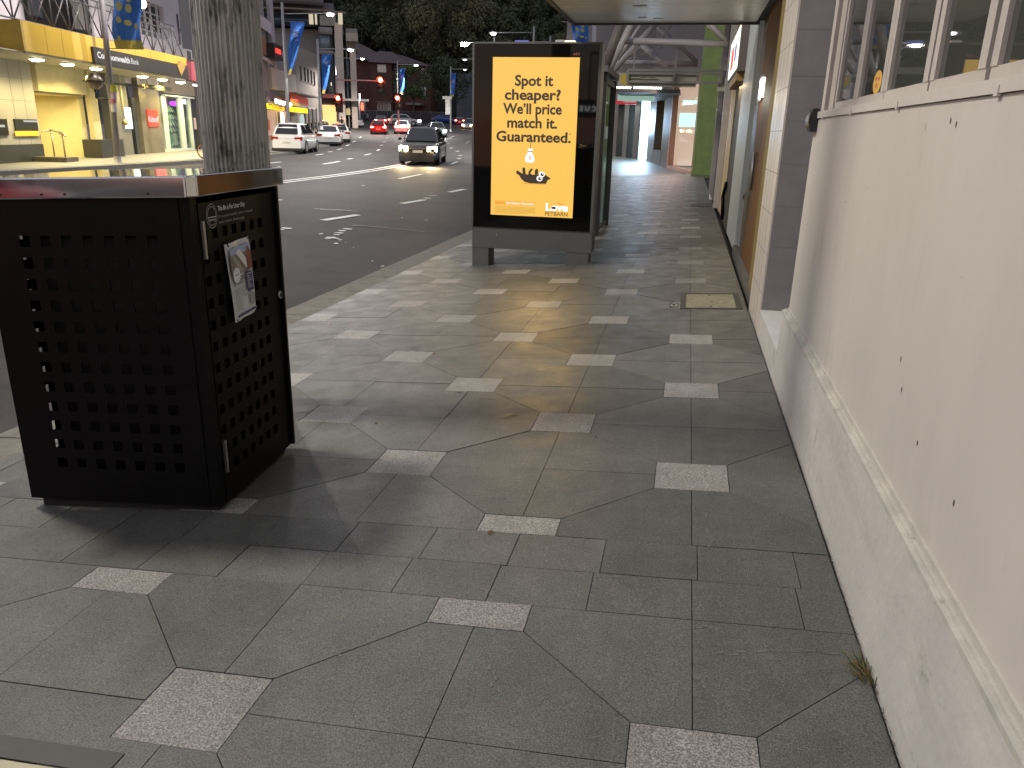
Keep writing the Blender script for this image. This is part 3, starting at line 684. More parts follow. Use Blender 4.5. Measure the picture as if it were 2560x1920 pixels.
for k in range(60):
    a = random.uniform(-2.9, -.1) if k < 45 else random.uniform(1.5, 4.5); L = random.uniform(.02, .085)
    p0 = wd+V((random.uniform(-.02, .02), random.uniform(-.05, .05), .002)); d = V((-abs(math.cos(a))*L, math.sin(a)*L*.9+.03, random.uniform(.005, .045)))
    p1 = p0+d*.6+V((0, 0, .012)); p2 = p0+d; s = V((.0018, .0012, 0)); mb.poly([p0-s, p0+s, p1+s*.8, p1-s*.8], k % 3 == 0); mb.poly([p1-s*.8, p1+s*.8, p2], k % 3 == 0)
tag(mb.build('dry_weed', [mat('dry_straw', (.2, .15, .07), .9), mat('weed_green', (.09, .12, .03), .9)]), 'tuft of dry straw coloured weed growing at the foot of the white wall', 'weed')
mb = MB()
for k in range(900):
    yv = random.uniform(1.2, 7.5); x = .646-abs(random.gauss(0, .007)); L = random.uniform(.004, .018); p = V((x, yv, fz(x, yv)+.002)); d = V((random.uniform(-.01, .0), random.uniform(-.014, .014), L*.7)); s = V((0, .002, 0)); mb.poly([p-s*2, p+s*2, p+d], k % 4 == 0)
kind(mb.build('moss_line', [mat('moss', (.03, .036, .018), .95), mat('weed_green2', (.06, .09, .02), .9)]), 'stuff')
mb = MB()
for (x, y) in [(1010, 1128), (870, 505), (1480, 700), (500, 640), (1290, 420), (760, 330), (300, 200)]:
    p = foot_at(660+x*.5606, 700+y*.5606)
    if p: r = random.uniform(.006, .014); mb.poly([p+V((r*math.cos(t)*random.uniform(.6, 1.3), r*math.sin(t)*1.4, .003)) for t in [k*.7 for k in range(9)]])
kind(mb.build('leaf_litter', mat('leaf_brown', (.1, .06, .03), .9)), 'stuff')
# ------------------------------------------------------------------ buildings along the near pavement
M_wwall = mat('white_wall_paint', (.53, .50, .455), .62, var=.06, scale=2.2, bump=.3, bscale=10, dirt=(.46, .43, .385), dscale=3.2, dmin=.60, stretch=(1, 1, .45))
M_plinth = mat('white_plinth_paint', (.52, .50, .47), .7, var=.08, scale=4, bump=.35, bscale=28, dirt=(.30, .285, .25), dscale=5, dmin=.62)
M_ledge = mat('ledge_cream', (.47, .45, .405), .7, var=.2, scale=9, dirt=(.2, .19, .15), dscale=14, dmin=.62)
M_frame = mat('beige_frame_paint', (.46, .42, .38), .55, var=.08, scale=9, dirt=(.28, .24, .21), dscale=8, dmin=.64)
M_pane = mat('dark_pane', (.058, .062, .056), .02, var=0, spec=.9)
M_tile = mat('white_tile', (.56, .51, .46), .4, var=.06, scale=3)
M_gtile = mat('grey_mauve_tile', (.20, .185, .18), .45, var=.1, scale=5, bump=.05)
wb = thing('white_building', 'white painted building front with a row of casement windows above its low plinth', 'building', (.7, 3, .04))
def wallbox(mb, x0, x1, y0, y1, z0, z1, mi=0): mb.box((x0, y0, z0), (x1, y1, z1), mi)
YE = 4.80; WS = .955
mb = MB(); ysg = [-4, -2, 0, 1.2, 2, 2.8, 3.6, 4.2, 4.88]
for a, b in zip(ysg, ysg[1:]):     # plinth, a little uneven
    for (za, zb) in ((-.1, .12), (.12, .3), (.3, .45), (.45, .485)):
        f = lambda y, z: WALLX+.006*math.sin(y*2.3+z*5)*(1 if z < .44 else .3)+(.010 if z < .1 else 0)*0
        mb.poly([(f(a, za), a, za), (f(b, za), b, za), (f(b, zb), b, zb), (f(a, zb), a, zb)])
wallbox(mb, WALLX+.012, .9, -4, 4.882, -.1, .48)
wallbox(mb, WALLX-.002, .9, 4.884, 6.12, -.1, .235)
mb.build('plinth', M_plinth, wb)
mb = MB(); wallbox(mb, WALLX-.004, .70, -4, 4.88, .486, .502); wallbox(mb, WALLX+.010, .70, -4, 4.87, .5022, .511); wallbox(mb, .669, .70, -4, 4.80, .5112, .532); mb.build('ledge', M_ledge, wb)
mb = MB(); wallbox(mb, .675, .80, -4, YE, .49, 1.606); mb.build('wall_panel', M_wwall, wb)
mb = MB(); wallbox(mb, .666, .80, -4, YE+.01, 1.608, 1.641)
for y in (1.2, 2.05, 2.95, 3.75, 4.5): mb.box((.663, y-.02, 1.602), (.672, y+.004, 1.626))
mb.build('window_sill', M_wwall, wb)
mb = MB()
for k in range(13):
    y, z = random.uniform(1.2, 4.8), random.uniform(.62, 1.55); L = random.choice((.004, .012, .03, .05)); a = random.uniform(-.5, .5) if L < .01 else random.uniform(-2, 2)
    d = V((0, math.cos(a)*L, math.sin(a)*L)); n = V((0, -d.z, d.y)).normalized()*random.uniform(.0006, .0022); p = V((.6742, y, z)); mb.poly([p-d-n, p+d-n*.3, p+d+n*.3, p-d+n], 0 if k % 3 else 1)
for (x, y) in ((2376, 302), (2390, 311), (2252, 897), (2254, 974), (2293, 1108), (2384, 1257)):
    p = atX(x, y, .6742); mb.poly([p+V((0, .005*math.cos(t), .009*math.sin(t))) for t in [q*.785 for q in range(8)]])
mb.build('scuff', [mat('scuff_dark', (.09, .075, .07), .8), mat('scuff_tan', (.33, .27, .22), .8)], wb)
WZ0, WZ1 = 1.680, 2.95
mb = MB(); wallbox(mb, .758, .98, -4, YE-.02, 1.642, WZ1+.2); mb.build('room_wall', mat('dark_room', (.02, .02, .018), .9), wb)
for i, (ya, yb) in enumerate(((4.16, 4.62), (3.60, 4.05), (2.985, 3.49), (2.455, 2.86), (1.90, 2.315), (1.35, 1.80))):
    ya *= WS; yb *= WS; fr = MB(); f0, f1 = ya-.055, yb+.045
    wallbox(fr, .712, .755, f0, f1, 1.643, WZ0); wallbox(fr, .712, .755, f0, f1, WZ1, WZ1+.06)
    wallbox(fr, .709, .755, f0, ya, WZ0+.0, WZ1); wallbox(fr, .709, .755, yb, f1, WZ0, WZ1)
    o = fr.build('window', M_frame, wb)
    pn = MB(); wallbox(pn, .722, .732, ya, yb, WZ0, WZ1); pn.build('pane', M_pane, o)
mb = MB()
for y0, y1, x, mi in ((4.665, 4.70, .75, 1), (4.70, 4.79, .742, 0), (4.79, 4.82, .765, 1), (4.82, 4.89, .748, 0), (4.89, 4.95, .765, 2), (4.95, 5.05, .735, 0), (4.051+.046, 4.104, .77, 1), (3.536, 3.544, .77, 1), (2.906, 2.929, .77, 1), (2.361, 2.399, .77, 1)):
    wallbox(mb, x-.033, .753, y0*WS, y1*WS, 1.6425, WZ1+.06, mi)
mb.build('window_mullions', [M_frame, M_dark, mat('maroon_trim', (.06, .015, .012), .5)], wb)
mb = MB(); wallbox(mb, .70, 1.5, -4, YE, WZ1+.061, 6.5); mb.build('upper_wall', M_wwall, wb)
wallm = MB(); p = atX(1780+1172*.3526, 582*.3526, .7215)
stk = MB()
stk.poly([(.7214, p.y+.075*math.cos(t), p.z+.045*math.sin(t)) for t in [k*.314 for k in range(20)]], 0)
for dy, dz in ((.025, .014), (-.025, .012), (.008, -.014)): stk.poly([(.7210, p.y+dy+.015*math.cos(t), p.z+dz+.008*math.sin(t)) for t in [k*.628 for k in range(10)]], 1)
stk.box((.7206, p.y-.08, p.z-.075), (.7214, p.y+.08, p.z-.058), 0)
tag(stk.build('window_sticker', [mat('sticker_yellow', (.75, .42, .06), .5), mat('sticker_red', (.5, .05, .03), .5)]), 'round yellow sticker with red marks inside the narrow window', 'sticker')
mb = MB(); wallbox(mb, WALLX, 1.6, 6.14, 7.05, -.1, 6.4, 0); mb.build('pier', M_tile, wb)
mb = MB(); wallbox(mb, WALLX+.012, 1.6, 6.126, 6.139, .236, 6.4, 0); mb.build('pier_return', M_gtile, wb)
mb = MB()
for k in range(14):
    z = .35+k*.3; wallbox(mb, WALLX-.0008, WALLX+.02, 6.141, 7.05, z, z+.004, 0); wallbox(mb, WALLX+.013, 1.3, 6.1248, 6.14, z+.07, z+.073, 0)
for k in range(3): wallbox(mb, WALLX-.0008, WALLX+.02, 6.40+.22*k, 6.404+.22*k, .05, 4, 0)
mb.build('tile_joint', mat('tile_joint_grey', (.2, .18, .165), .8), wb)
c = atX(1780+730*.3526, 850*.3526, .665); t_ = thing('alarm_box', 'small rounded black box fixed to the end of the white wall', 'alarm box', c)
mb = MB(); q = atX(1780+735*.3526, 935*.3526, .665); zt = atX(1780+745*.3526, 770*.3526, .665)
pr = []
for k in range(9):
    u = k/8; z = q.z+(zt.z-q.z)*u; pr.append((.673, z)); 
pts = [V((.674, 0, q.z))]+[V((.674-.05*math.sin(math.pi*(.12+.76*k/10))**.6, 0, q.z+(zt.z-q.z)*k/10)) for k in range(11)]+[V((.674, 0, zt.z))]
mb.prism([V((p_.x, c.y-.06, p_.z)) for p_ in pts], (0, .12, 0)); mb.build('casing', mat('black_plastic', (.012, .014, .016), .35), t_)


# --- shopfront with timber door
sf = thing('timber_shopfront', 'narrow shopfront with a brown timber door behind a grey step', 'shopfront', (.8, 9, .05))
def yat(px, X, py=235): return atX(px, py, X).y
M_wood = mat('brown_timber', (.135, .06, .017), .6, spec=.15, var=.3, scale=3, bump=.1, stretch=(6, 6, .6)); M_olive = mat('olive_gold_paint', (.22, .17, .06), .7, spec=.15, var=.12)
M_mint = mat('pale_mint_frame', (.5, .56, .53), .45, var=.04); M_cream = mat('cream_board', (.5, .44, .38), .6, var=.08)
SP = [('painted_jamb', M_olive, .675, 1902, 1917), ('timber_door', M_wood, .72, 1874, 1901.5), ('timber_post', mat('dark_timber', (.09, .045, .02), .45, var=.3), .735, 1866, 1873.5)]
yp_end = yat(1917, .65, 454)
yM0, yM1, yB1, yG1 = yat(1854, .70, 454), yat(1830, .70, 454), yat(1816, .71, 454), yat(1805, .71, 454)
mb = MB(); wallbox(mb, .68, 1.3, 7.06, yM0-.01, -.1, .15); mb.build('step', mat('grey_step', (.10, .095, .085), .7, var=.25, scale=12, bump=.2), sf)
last = 7.06
for nm, mm, X, pl, pr_ in SP:
    y1 = yat(pl, X, 454); mb = MB(); wallbox(mb, X, 1.3, last, y1-.002, .152, 3.6); mb.build(nm, mm, sf); last = y1
mb = MB(); wallbox(mb, .745, 1.3, last, yM0-.02, .152, .75); mb.build('low_panel', M_cream, sf)
mb = MB(); wallbox(mb, .735, 1.3, last, yM0-.02, .751, .80); mb.build('timber_sill', M_wood, sf)
mb = MB(); wallbox(mb, .77, .78, last, yM0-.03, .801, 3.6); mb.build('shop_pane', M_pane, sf)
mb = MB(); wallbox(mb, .70, 1.3, yM0, yM1, .06, 3.7); mb.build('mint_pilaster', M_mint, sf)
d0, d1 = yat(1900, .72, 454), yat(1878, .72, 454); mb = MB(); mb.tube((.70, (d0+d1)/2+.3, .95), (.70, (d0+d1)/2+.3, 1.35), .016, .016, 8); mb.build('door_handle', M_steel, sf)
p0, p1 = atX(1780+345*.3526, 545*.3526, .70), atX(1780+345*.3526, 712*.3526, .70); yc = (p0.y+p1.y)/2
wl_ = thing('wall_lamp', 'bright white lit box lamp fixed beside the timber door', 'lamp', (.70, yc, p1.z))
mb = MB(); wallbox(mb, .70, .76, yc-.2, yc+.2, p1.z+.03, p0.z-.03); mb.build('diffuser', emit('white_lamp', (1, .98, .95), 6), wl_)
mb = MB(); wallbox(mb, .695, .77, yc-.22, yc+.22, p0.z-.029, p0.z); wallbox(mb, .695, .77, yc-.22, yc+.22, p1.z, p1.z+.029); mb.build('cap', M_steel, wl_)
lamp('POINT', (.5, yc, (p0.z+p1.z)/2-.1), 4, (1, .95, .8), .1, parent=wl_)

# --- black pilaster, gold pilaster, pink wall, sign box
bk = thing('dark_shopfront', 'black fronted shop with a gold pilaster and pink wall past the mint pilaster', 'shopfront', (.8, 15, .05))
mb = MB(); wallbox(mb, .71, 1.3, yM1+.01, yB1, -.1, 4.2); mb.build('black_pilaster', mat('black_gloss', (.012, .011, .011), .6, spec=.15, var=.2), bk)
mb = MB(); wallbox(mb, .71, 1.3, yB1+.01, yG1, .05, 4.2); mb.build('gold_pilaster', mat('gold_cream', (.5, .36, .14), .5, var=.15, scale=4), bk)
mb = MB(); wallbox(mb, .70, 1.3, yG1+.01, 19.3, .05, 4.2); mb.build('pink_wall', mat('pink_wall_paint', (.42, .25, .20), .6, var=.15, scale=3), bk)
mb = MB(); wallbox(mb, .65, 1.3, 19.31, 21.0, .05, 4.2); mb.build('grey_pillar', mat('grey_pillar_paint', (.2, .2, .2), .6), bk)
mb = MB(); wallbox(mb, .60, .72, 19.5, 20.2, .05, .5); mb.build('white_meter', M_white, bk)
mb = MB(); mb.path([(.69, 14.4, .1), (.66, 14.35, .5), (.69, 14.2, .75)], .03, 8); mb.build('drain_hose', M_black, bk)
sg = thing('projecting_sign', 'glowing white fascia sign box with red and blue lettering seen edge on', 'sign', (.5, 12.5, 2.7))
mb = MB(); wallbox(mb, .585, .80, 12.5, 15.4, 2.42, 3.1); mb.build('sign_case', mat('brown_case', (.12, .1, .09), .6), sg)
mb = MB(); wallbox(mb, .574, .584, 12.55, 15.35, 2.47, 3.05); face = mb.build('lit_face', emit('sign_white', (.95, 1, .88), 1.3), sg)
mb = MB(); RM = MX.Translation((.506, 13, 2.58)) @ MX.Rotation(R_(-90), 4, 'Z') @ MX.Rotation(R_(90), 4, 'X')
for y0, y1, z0, z1, mi in ((13.9, 14.7, 2.56, 2.9, 0), (13.1, 13.6, 2.62, 2.86, 1)): mb.box((.571, y0, z0), (.5735, y1, z1), mi)
mb.build('sign_marks', [emit('sign_red', (.9, .06, .03), 1.5), emit('sign_blue', (.12, .14, .4), 1)], face)
mb = MB(); wallbox(mb, .595, .79, 12.7, 15.2, 2.3, 2.419); mb.build('under_lining', mat('amber_lining', (.3, .18, .06), .5), sg)
lamp('AREA', (.6, 13.6, 2.28), 22, (1, .72, .35), .4, (.3, 13.6, 0), parent=sg)

# --- slatted awning over the pavement
aw = thing('slatted_awning', 'flat awning with a white slatted soffit over the pavement', 'awning', (-.4, 9.5, 2.8))
AZ = 2.8; ax0, ax1, ay0, ay1 = -1.53, .49, 7.7, 10.42
mb = MB(); k = 0; yq = ay0
while yq < ay1-.02: mb.box((ax0+.01, yq+.009, AZ), (ax1+.16 if yq < 10.3 else ax1, min(yq+.088, ay1-.01), AZ+.02)); yq += .092
mb.build('soffit', mat('white_soffit', (.78, .78, .72), .2, var=.05, spec=.6), aw)
mb = MB(); mb.box((ax0+.02, ay0, AZ+.021), (ax1+.3, ay1-.02, AZ+.3)); mb.build('deck', mat('awning_deck', (.05, .05, .05), .7), aw)
mb = MB(); mb.box((ax0-.03, ay0, AZ-.02), (ax0+.008, ay1+.03, AZ+.36)); mb.box((ax0+.009, ay1-.008, AZ-.02), (ax1+.2, ay1+.03, AZ+.36)); mb.build('fascia', mat('awning_fascia', (.05, .05, .05), .5), aw)
for i, (px, py) in enumerate(((1370, 48), (1420, 46), (1410, 140), (1530, 148))):
    c = atZ(1160+px*.31646, py*.31646, AZ-.002); mb = MB(); mb.lathe((c.x, c.y, AZ), [(.0, -.004), (.045, -.004), (.055, -.001), (.055, .004)], 14); mb.build('downlight', M_steel, aw)

# --- white tube canopy and hanging sign
tc_ = thing('tube_canopy', 'open canopy frame of white steel tubes spanning the pavement past the slatted awning', 'canopy', (-.6, 17, 3))
M_tube = mat('white_tube_paint', (.34, .325, .335), .4, var=.1, scale=4, dirt=(.2, .17, .15), dscale=5, dmin=.6); M_btube = mat('brown_beam', (.12, .095, .085), .5, var=.2)
def zz3(x, y): return (1160+x*.31646, y*.31646)
def tb(a, b, Ya, Yb, r, m=M_tube, nm='tube'):
    mb = MB(); mb.tube(atY(*zz3(*a), Ya), atY(*zz3(*b), Yb), r, r, 10); mb.build(nm, m, tc_)
tb((1105, 562), (1262, 120), 14.2, 14.2, .075, M_btube, 'rafter'); tb((1140, 572), (1355, 120), 15.4, 15.4, .06, nm='rafter'); tb((1155, 585), (1585, 110), 18.6, 18.6, .062, nm='rafter'); tb((1215, 470), (1440, 130), 17.2, 17.2, .035, nm='rafter')
tb((1240, 322), (2085, 347), 15.6, 15.6, .06); tb((1185, 490), (1848, 507), 19.4, 19.4, .058)
tb((1480, 165), (1845, 492), 19.4, 19.4, .045); tb((1900, 150), (2075, 325), 15.6, 15.6, .055); tb((1405, 352), (1650, 580), 19.4, 19.4, .06); tb((1395, 372), (1225, 488), 18.6, 18.6, .045)
tb((1560, 372), (1300, 470), 18.8, 18.8, .016); tb((1640, 200), (1540, 330), 18.8, 18.8, .014); tb((1112, 578), (1240, 596), 18.0, 18.0, .06); tb((1112, 606), (1215, 622), 18.4, 18.4, .03)
mb = MB(); a, b = atY(*zz3(1250, 322), 15.6), atY(*zz3(1190, 490), 19.4); mb.box((a.x-.2, 14.0, a.z+1.05), (.7, 20.5, a.z+1.08)); mb.build('glazing', glass('canopy_glass', (.55, .58, .6), .5), tc_)
for yv in (15.6, 19.4): mb = MB(); mb.box((.55, yv-.05, 0.2), (.66, yv+.05, a.z+1.0)); mb.build('wall_bracket', M_tube, tc_)
hs = thing('hanging_sign', 'empty pale sign frame hanging across the pavement below the white tubes', 'sign', (-.4, 17.4, 2.7))
YH = 17.4; A_, B_ = atY(*zz3(1296, 552), YH), atY(*zz3(2025, 655), YH); Cx = atY(*zz3(1660, 600), YH).x
M_sf = mat('sign_frame_grey', (.2, .2, .19), .5); mb = MB(); r = .028
for x in (A_.x, Cx, B_.x): mb.box((x-r, YH-r, B_.z), (x+r, YH+r, A_.z))
for z in (A_.z, B_.z, (A_.z+B_.z)/2+.05): mb.box((A_.x, YH-r+.003, z-r*.8), (B_.x, YH+r-.003, z+r*.8))
mb.box((A_.x+.1, YH-.01, A_.z), (A_.x+.13, YH+.02, 3.3)); mb.box((Cx, YH-.01, A_.z), (Cx+.03, YH+.02, 3.2)); mb.build('frame', M_sf, hs)
mb = MB(); a, b = atY(*zz3(1222, 575), YH+.1), atY(*zz3(1830, 690), YH+.1); mb.box((a.x, YH+.07, b.z), (b.x, YH+.1, a.z)); bd = mb.build('panel', mat('pale_panel', (.34, .36, .29), .5, var=.05), hs)
mb = MB(); p = atY(*zz3(1274, 625), YH+.06); mb.tube((p.x, YH+.069, p.z), (p.x, YH+.062, p.z), .11, .11, 18, 0)
for x0, x1, y0, y1 in ((1315, 1330, 600, 606), (1350, 1356, 598, 607), (1400, 1440, 610, 614), (1460, 1515, 612, 617), (1310, 1400, 618, 630), (1400, 1540, 624, 634), (1310, 1560, 645, 648)):
    q, q2 = atY(*zz3(x0, y0), YH+.06), atY(*zz3(x1, y1), YH+.06); mb.box((q.x, YH+.06, q2.z), (q2.x, YH+.069, q.z), 1)
mb.build('sign_mark', [mat('mark_yellow', (.5, .38, .03), .5), mat('mark_dark', (.04, .04, .035), .6)], bd)
wu = thing('wall_box', 'pale grey service box mounted high on the green column side', 'service box', atY(*zz3(2040, 700), 17.6))
mb = MB(); a, b = atY(*zz3(2030, 450), 17.6), atY(*zz3(2062, 560), 17.6); mb.box((a.x, 17.5, b.z), (b.x+.1, 17.7, a.z)); mb.build('upper_case', M_lhead, wu)
mb = MB(); a, b = atY(*zz3(2012, 615), 17.6), atY(*zz3(2045, 725), 17.6); mb.box((a.x, 17.5, b.z), (b.x+.1, 17.7, a.z-.002)); mb.build('lower_case', mat('pale_case', (.42, .45, .4), .5), wu)

# --- green column and the shops round the bend
gcx0, gcx1 = atY(*zz3(1800, 1380), 31).x, atY(*zz3(1968, 1380), 31).x
gc = thing('green_column', 'broad olive green rendered column at the end of the straight pavement', 'column', (gcx0, 31, 0))
mb = MB(); mb.box((gcx0, 31, .0), (gcx1+.6, 32.4, 12)); mb.build('shaft', mat('green_render', (.23, .30, .09), .7, var=.15, scale=3, bump=.2), gc)
mb = MB(); mb.box((gcx0-.03, 30.9, .0), (gcx1+.6, 30.999, .12)); mb.build('base', mat('green_base', (.16, .2, .08), .7), gc)
M_dwall = mat('dark_shop_wall', (.035, .034, .036), .5, var=.2); M_uwall = mat('mauve_upper_wall', (.11, .095, .10), .7, var=.12)
P_a, P_b, P_c, P_d, P_e = V((gcx0+.02, 32.9, 0)), V((-.93, 38.7, 0)), V((-2.35, 47.4, 0)), V((-5.2, 53.8, 0)), V((-12, 64, 0))
def shop(p0, p1): f = Fac(p0, p1); return f
# lit pink shop
f1 = Fac(P_a, P_b); s1 = thing('lit_shop', 'shop with a tall bright pink white display window beside the green column', 'shop', P_a)
L1 = (P_b-P_a).length
mb = MB(); f1.sbox(mb, 0, L1, 3.9, 12, -4, 0); mb.build('upper_wall', M_uwall, s1)
mb = MB(); f1.sbox(mb, 0, L1, 0, .16, -.3, .05); f1.sbox(mb, L1-.3, L1, .161, 3.89, -.3, .04); f1.sbox(mb, 0, .15, .161, 3.89, -.3, .03); mb.build('window_frame', mat('copper_frame', (.25, .14, .1), .4), s1)
mb = MB(); f1.sbox(mb, .16, L1-.31, .17, 3.88, -2.6, -2.5); f1.sbox(mb, L1-.42, L1-.32, .17, 3.88, -2.49, -.21); mb.build('back_wall', emit('pink_wall_glow', (.95, .58, .46), 1.05, (.6, .4, .35)), s1)  # back and end walls glow in place of light inside the shop
mb = MB(); f1.sbox(mb, .2, L1-.45, 2.2, 2.75, -2.48, -2.4, 0); f1.sbox(mb, L1-.45, L1-.43, 1.9, 2.5, -1.5, -.3, 0); f1.sbox(mb, L1-.45, L1-.43, 2.9, 3.05, -1.4, -.4, 0); f1.sbox(mb, L1-.45, L1-.43, .5, 1.9, -1.5, -1.1, 2); f1.sbox(mb, .4, L1-1.8, 3.1, 3.25, -2.3, -2.2, 0); f1.sbox(mb, .2, L1-.35, 2.76, 3.05, -2.48, -2.42, 1); f1.sbox(mb, .5, 1.4, .3, 2.0, -1.6, -1.2, 2); f1.sbox(mb, 2.2, 2.7, .3, 1.3, -1.4, -1., 3); mb.build('display', [emit('shop_cool', (.75, 1, 1), 2.2), emit('shop_red', (.6, .2, .2), .9), emit('shop_orange', (1, .5, .08), 1.4), mat('shop_dark', (.05, .04, .04), .6)], s1)
mb = MB(); f1.sbox(mb, .16, L1-.31, .165, 3.87, -.2, -.18); mb.build('pane', MATS['clear_glass'], s1)
mb = MB(); f1.sbox(mb, .16, L1-.31, 0, .1, -2.5, -.31); mb.build('shop_floor', mat('shop_floor', (.4, .33, .28), .4), s1)
c = f1.P(L1/2, 3.0, .9); lamp('AREA', c, 160, (1, .66, .55), 2.2, c+f1.n*3-V((0, 0, 2.6)), parent=s1)
# curtain shop
f2 = Fac(P_b, P_c); s2 = thing('curtained_shop', 'shop with a beige blind in its window between dark pillars', 'shop', P_b); L2 = (P_c-P_b).length
mb = MB(); f2.sbox(mb, 0, L2, 4.2, 12, -4, 0); mb.build('upper_wall', M_uwall, s2)
mb = MB(); f2.sbox(mb, 0.05, L2*.30, .0, 4.19, -.8, .0); f2.sbox(mb, L2*.66, L2, 0, 4.19, -.8, .02); f2.sbox(mb, L2*.3, L2*.66, 0, .75, -.8, .01); f2.sbox(mb, L2*.3, L2*.66, 3.7, 4.19, -.8, .01); mb.build('pillars', M_dwall, s2)
mb = MB(); f2.sbox(mb, L2*.3, L2*.66, .751, 3.69, -.5, -.4); mb.build('blind', emit('blind_glow', (.5, .36, .16), .55, (.5, .42, .28)), s2)
# entrance shops
f3 = Fac(P_c, P_d); s3 = thing('entrance_shop', 'row of dark glazed shop entrances with one bright blue white doorway', 'shop', P_c); L3 = (P_d-P_c).length
mb = MB(); f3.sbox(mb, 0, L3+12, 4.3, 12, -4, 0); mb.build('upper_wall', M_uwall, s3)
mb = MB()
for a, b in ((0, .1), (1.7, 2.5), (3.6, 4.4), (5.6, 7.2)): f3.sbox(mb, a, b, .0, 3.4, -.6, .0)
f3.sbox(mb, 0, L3+6, 3.41, 4.29, -.6, .02); mb.build('pillars', M_dwall, s3)
mb = MB(); f3.sbox(mb, .11, 1.69, .1, 3.4, -1.3, -1.2); f3.sbox(mb, 1.6, 1.69, .1, 3.4, -1.19, -.1); mb.build('bright_doorway', emit('blue_white_door', (.62, .86, 1), 5), s3)
mb = MB(); f3.sbox(mb, 2.51, 3.59, .1, 3.4, -1.3, -1.2); f3.sbox(mb, 4.41, 5.59, .1, 3.4, -1.3, -1.2); mb.build('dim_doorway', emit('dim_door', (.2, .26, .3), .6), s3)
mb = MB()
for a in (4.6, 5.2): f3.sbox(mb, a, a+.25, 1.2, 2.9, -1.19, -1.1)
mb.build('warm_display', emit('warm_disp', (1, .72, .4), 1.6), s3)
mb = MB(); f3.sbox(mb, -.5, L3+8, -.05, .12, -1.19, -.61); mb.build('threshold', mat('pale_threshold', (.3, .28, .24), .6), s3)
c = f3.P(1.05, 2.2, .5); lamp('AREA', c, 160, (.45, .7, 1), 1.4, c+V((-.4, -3, -1.7)), parent=s3)
lamp('AREA', f3.P(3.5, 3.3, 1.4), 150, (.8, .95, .85), 2, f3.P(3.5, 0, 1.6), parent=s3)
# awning with a row of bulbs, red hanging sign
ba = thing('bulb_awning', 'dark awning edged with a row of round white bulbs', 'awning', atY(*zz3(1380, 690), 36))
YB = 36; a, b = atY(*zz3(1195, 700), YB), atY(*zz3(1650, 735), YB)
mb = MB(); mb.box((a.x, YB, b.z), (b.x+.3, YB+9, a.z)); mb.build('canopy_slab', mat('awning_dark', (.03, .03, .032), .5), ba)
for k in range(21):
    if k == 7: continue
    q = atY(*zz3(1208+k*17.3, 690+k*.3), YB-.05); mb = MB(); mb.ball(q, .04, 10, 6); mb.build('bulb', emit('bulb_white', (1, .97, .88), 9), ba)
mb = MB(); a2, b2 = atY(*zz3(1215, 742), YB+3), atY(*zz3(1500, 800), YB+3); mb.box((a2.x, YB+3, b2.z), (b2.x, YB+3.1, a2.z)); mb.build('ceiling_glow', emit('mint_ceiling', (.42, .68, .58), .5), ba)  # greenish ceiling panel given its own glow as if lit
lamp('AREA', (a.x+1.2, YB+.6, b.z-.1), 30, (1, .95, .85), 2, (a.x+1.2, YB+.6, 0), parent=ba)
rs = thing('red_sign', 'small red hanging shop sign with faint white lettering below the bulb row', 'sign', atY(*zz3(1280, 800), 40))
mb = MB(); a, b = atY(*zz3(1198, 778), 40), atY(*zz3(1360, 825), 40); mb.box((a.x, 40, b.z), (b.x, 40.12, a.z)); mb.build('board', emit('red_board', (.42, .012, .02), .8), rs)
mb = MB()
for k in range(9): x = a.x+(b.x-a.x)*(.38+.06*k+(.03 if k > 3 else 0)); mb.box((x, 39.985, b.z+(a.z-b.z)*.33), (x+.1, 39.995, b.z+(a.z-b.z)*(.55+.05*(k % 2))))
mb.build('faint_lettering', emit('red_board_text', (.7, .35, .35), .6), rs)
# dark upper block behind the canopy with a warm lit window
ub = thing('office_block', 'dark mauve office block behind the tube canopy with one warm lit window', 'building', (-6, 50, 0))
f4 = Fac(V((1.2, 33.5, 0)), V((-5.5, 56, 0)))
mb = MB(); f4.sbox(mb, 1, 45, 5.2, 15, -8, -3); mb.build('wall', mat('mauve_block', (.085, .075, .085), .7, var=.15, scale=.6), ub)
def ubox(nm, x0, y0, x1, y1, m, d=-2.97): mb = MB(); f4.box(mb, zz3(x0, y0), zz3(x1, y1), d-.05, d); return mb.build(nm, m, ub)
ubox('lit_window', 1722, 362, 1852, 485, emit('warm_window', (1, .66, .26), 1.6))
for x in (1735, 1768, 1802, 1830): ubox('window_bar', x, 360, x+9, 488, M_dark, -2.9)
ubox('teal_light', 1612, 222, 1640, 268, emit('teal_glow', (.1, .75, .7), 1.3)); ubox('small_light', 1600, 296, 1616, 318, emit('lime_glow', (.8, .9, .3), 1.5)); ubox('blue_window', 1290, 330, 1340, 470, emit('blue_window', (.08, .1, .25), .6))
ubox('dark_window', 1400, 300, 1520, 500, mat('block_glass', (.02, .025, .035), .1)); ubox('glowing_soffit', 1700, 520, 1835, 548, emit('glowing_soffit', (.35, .38, .45), .6))  # soffit strip glows by itself, standing for light on it
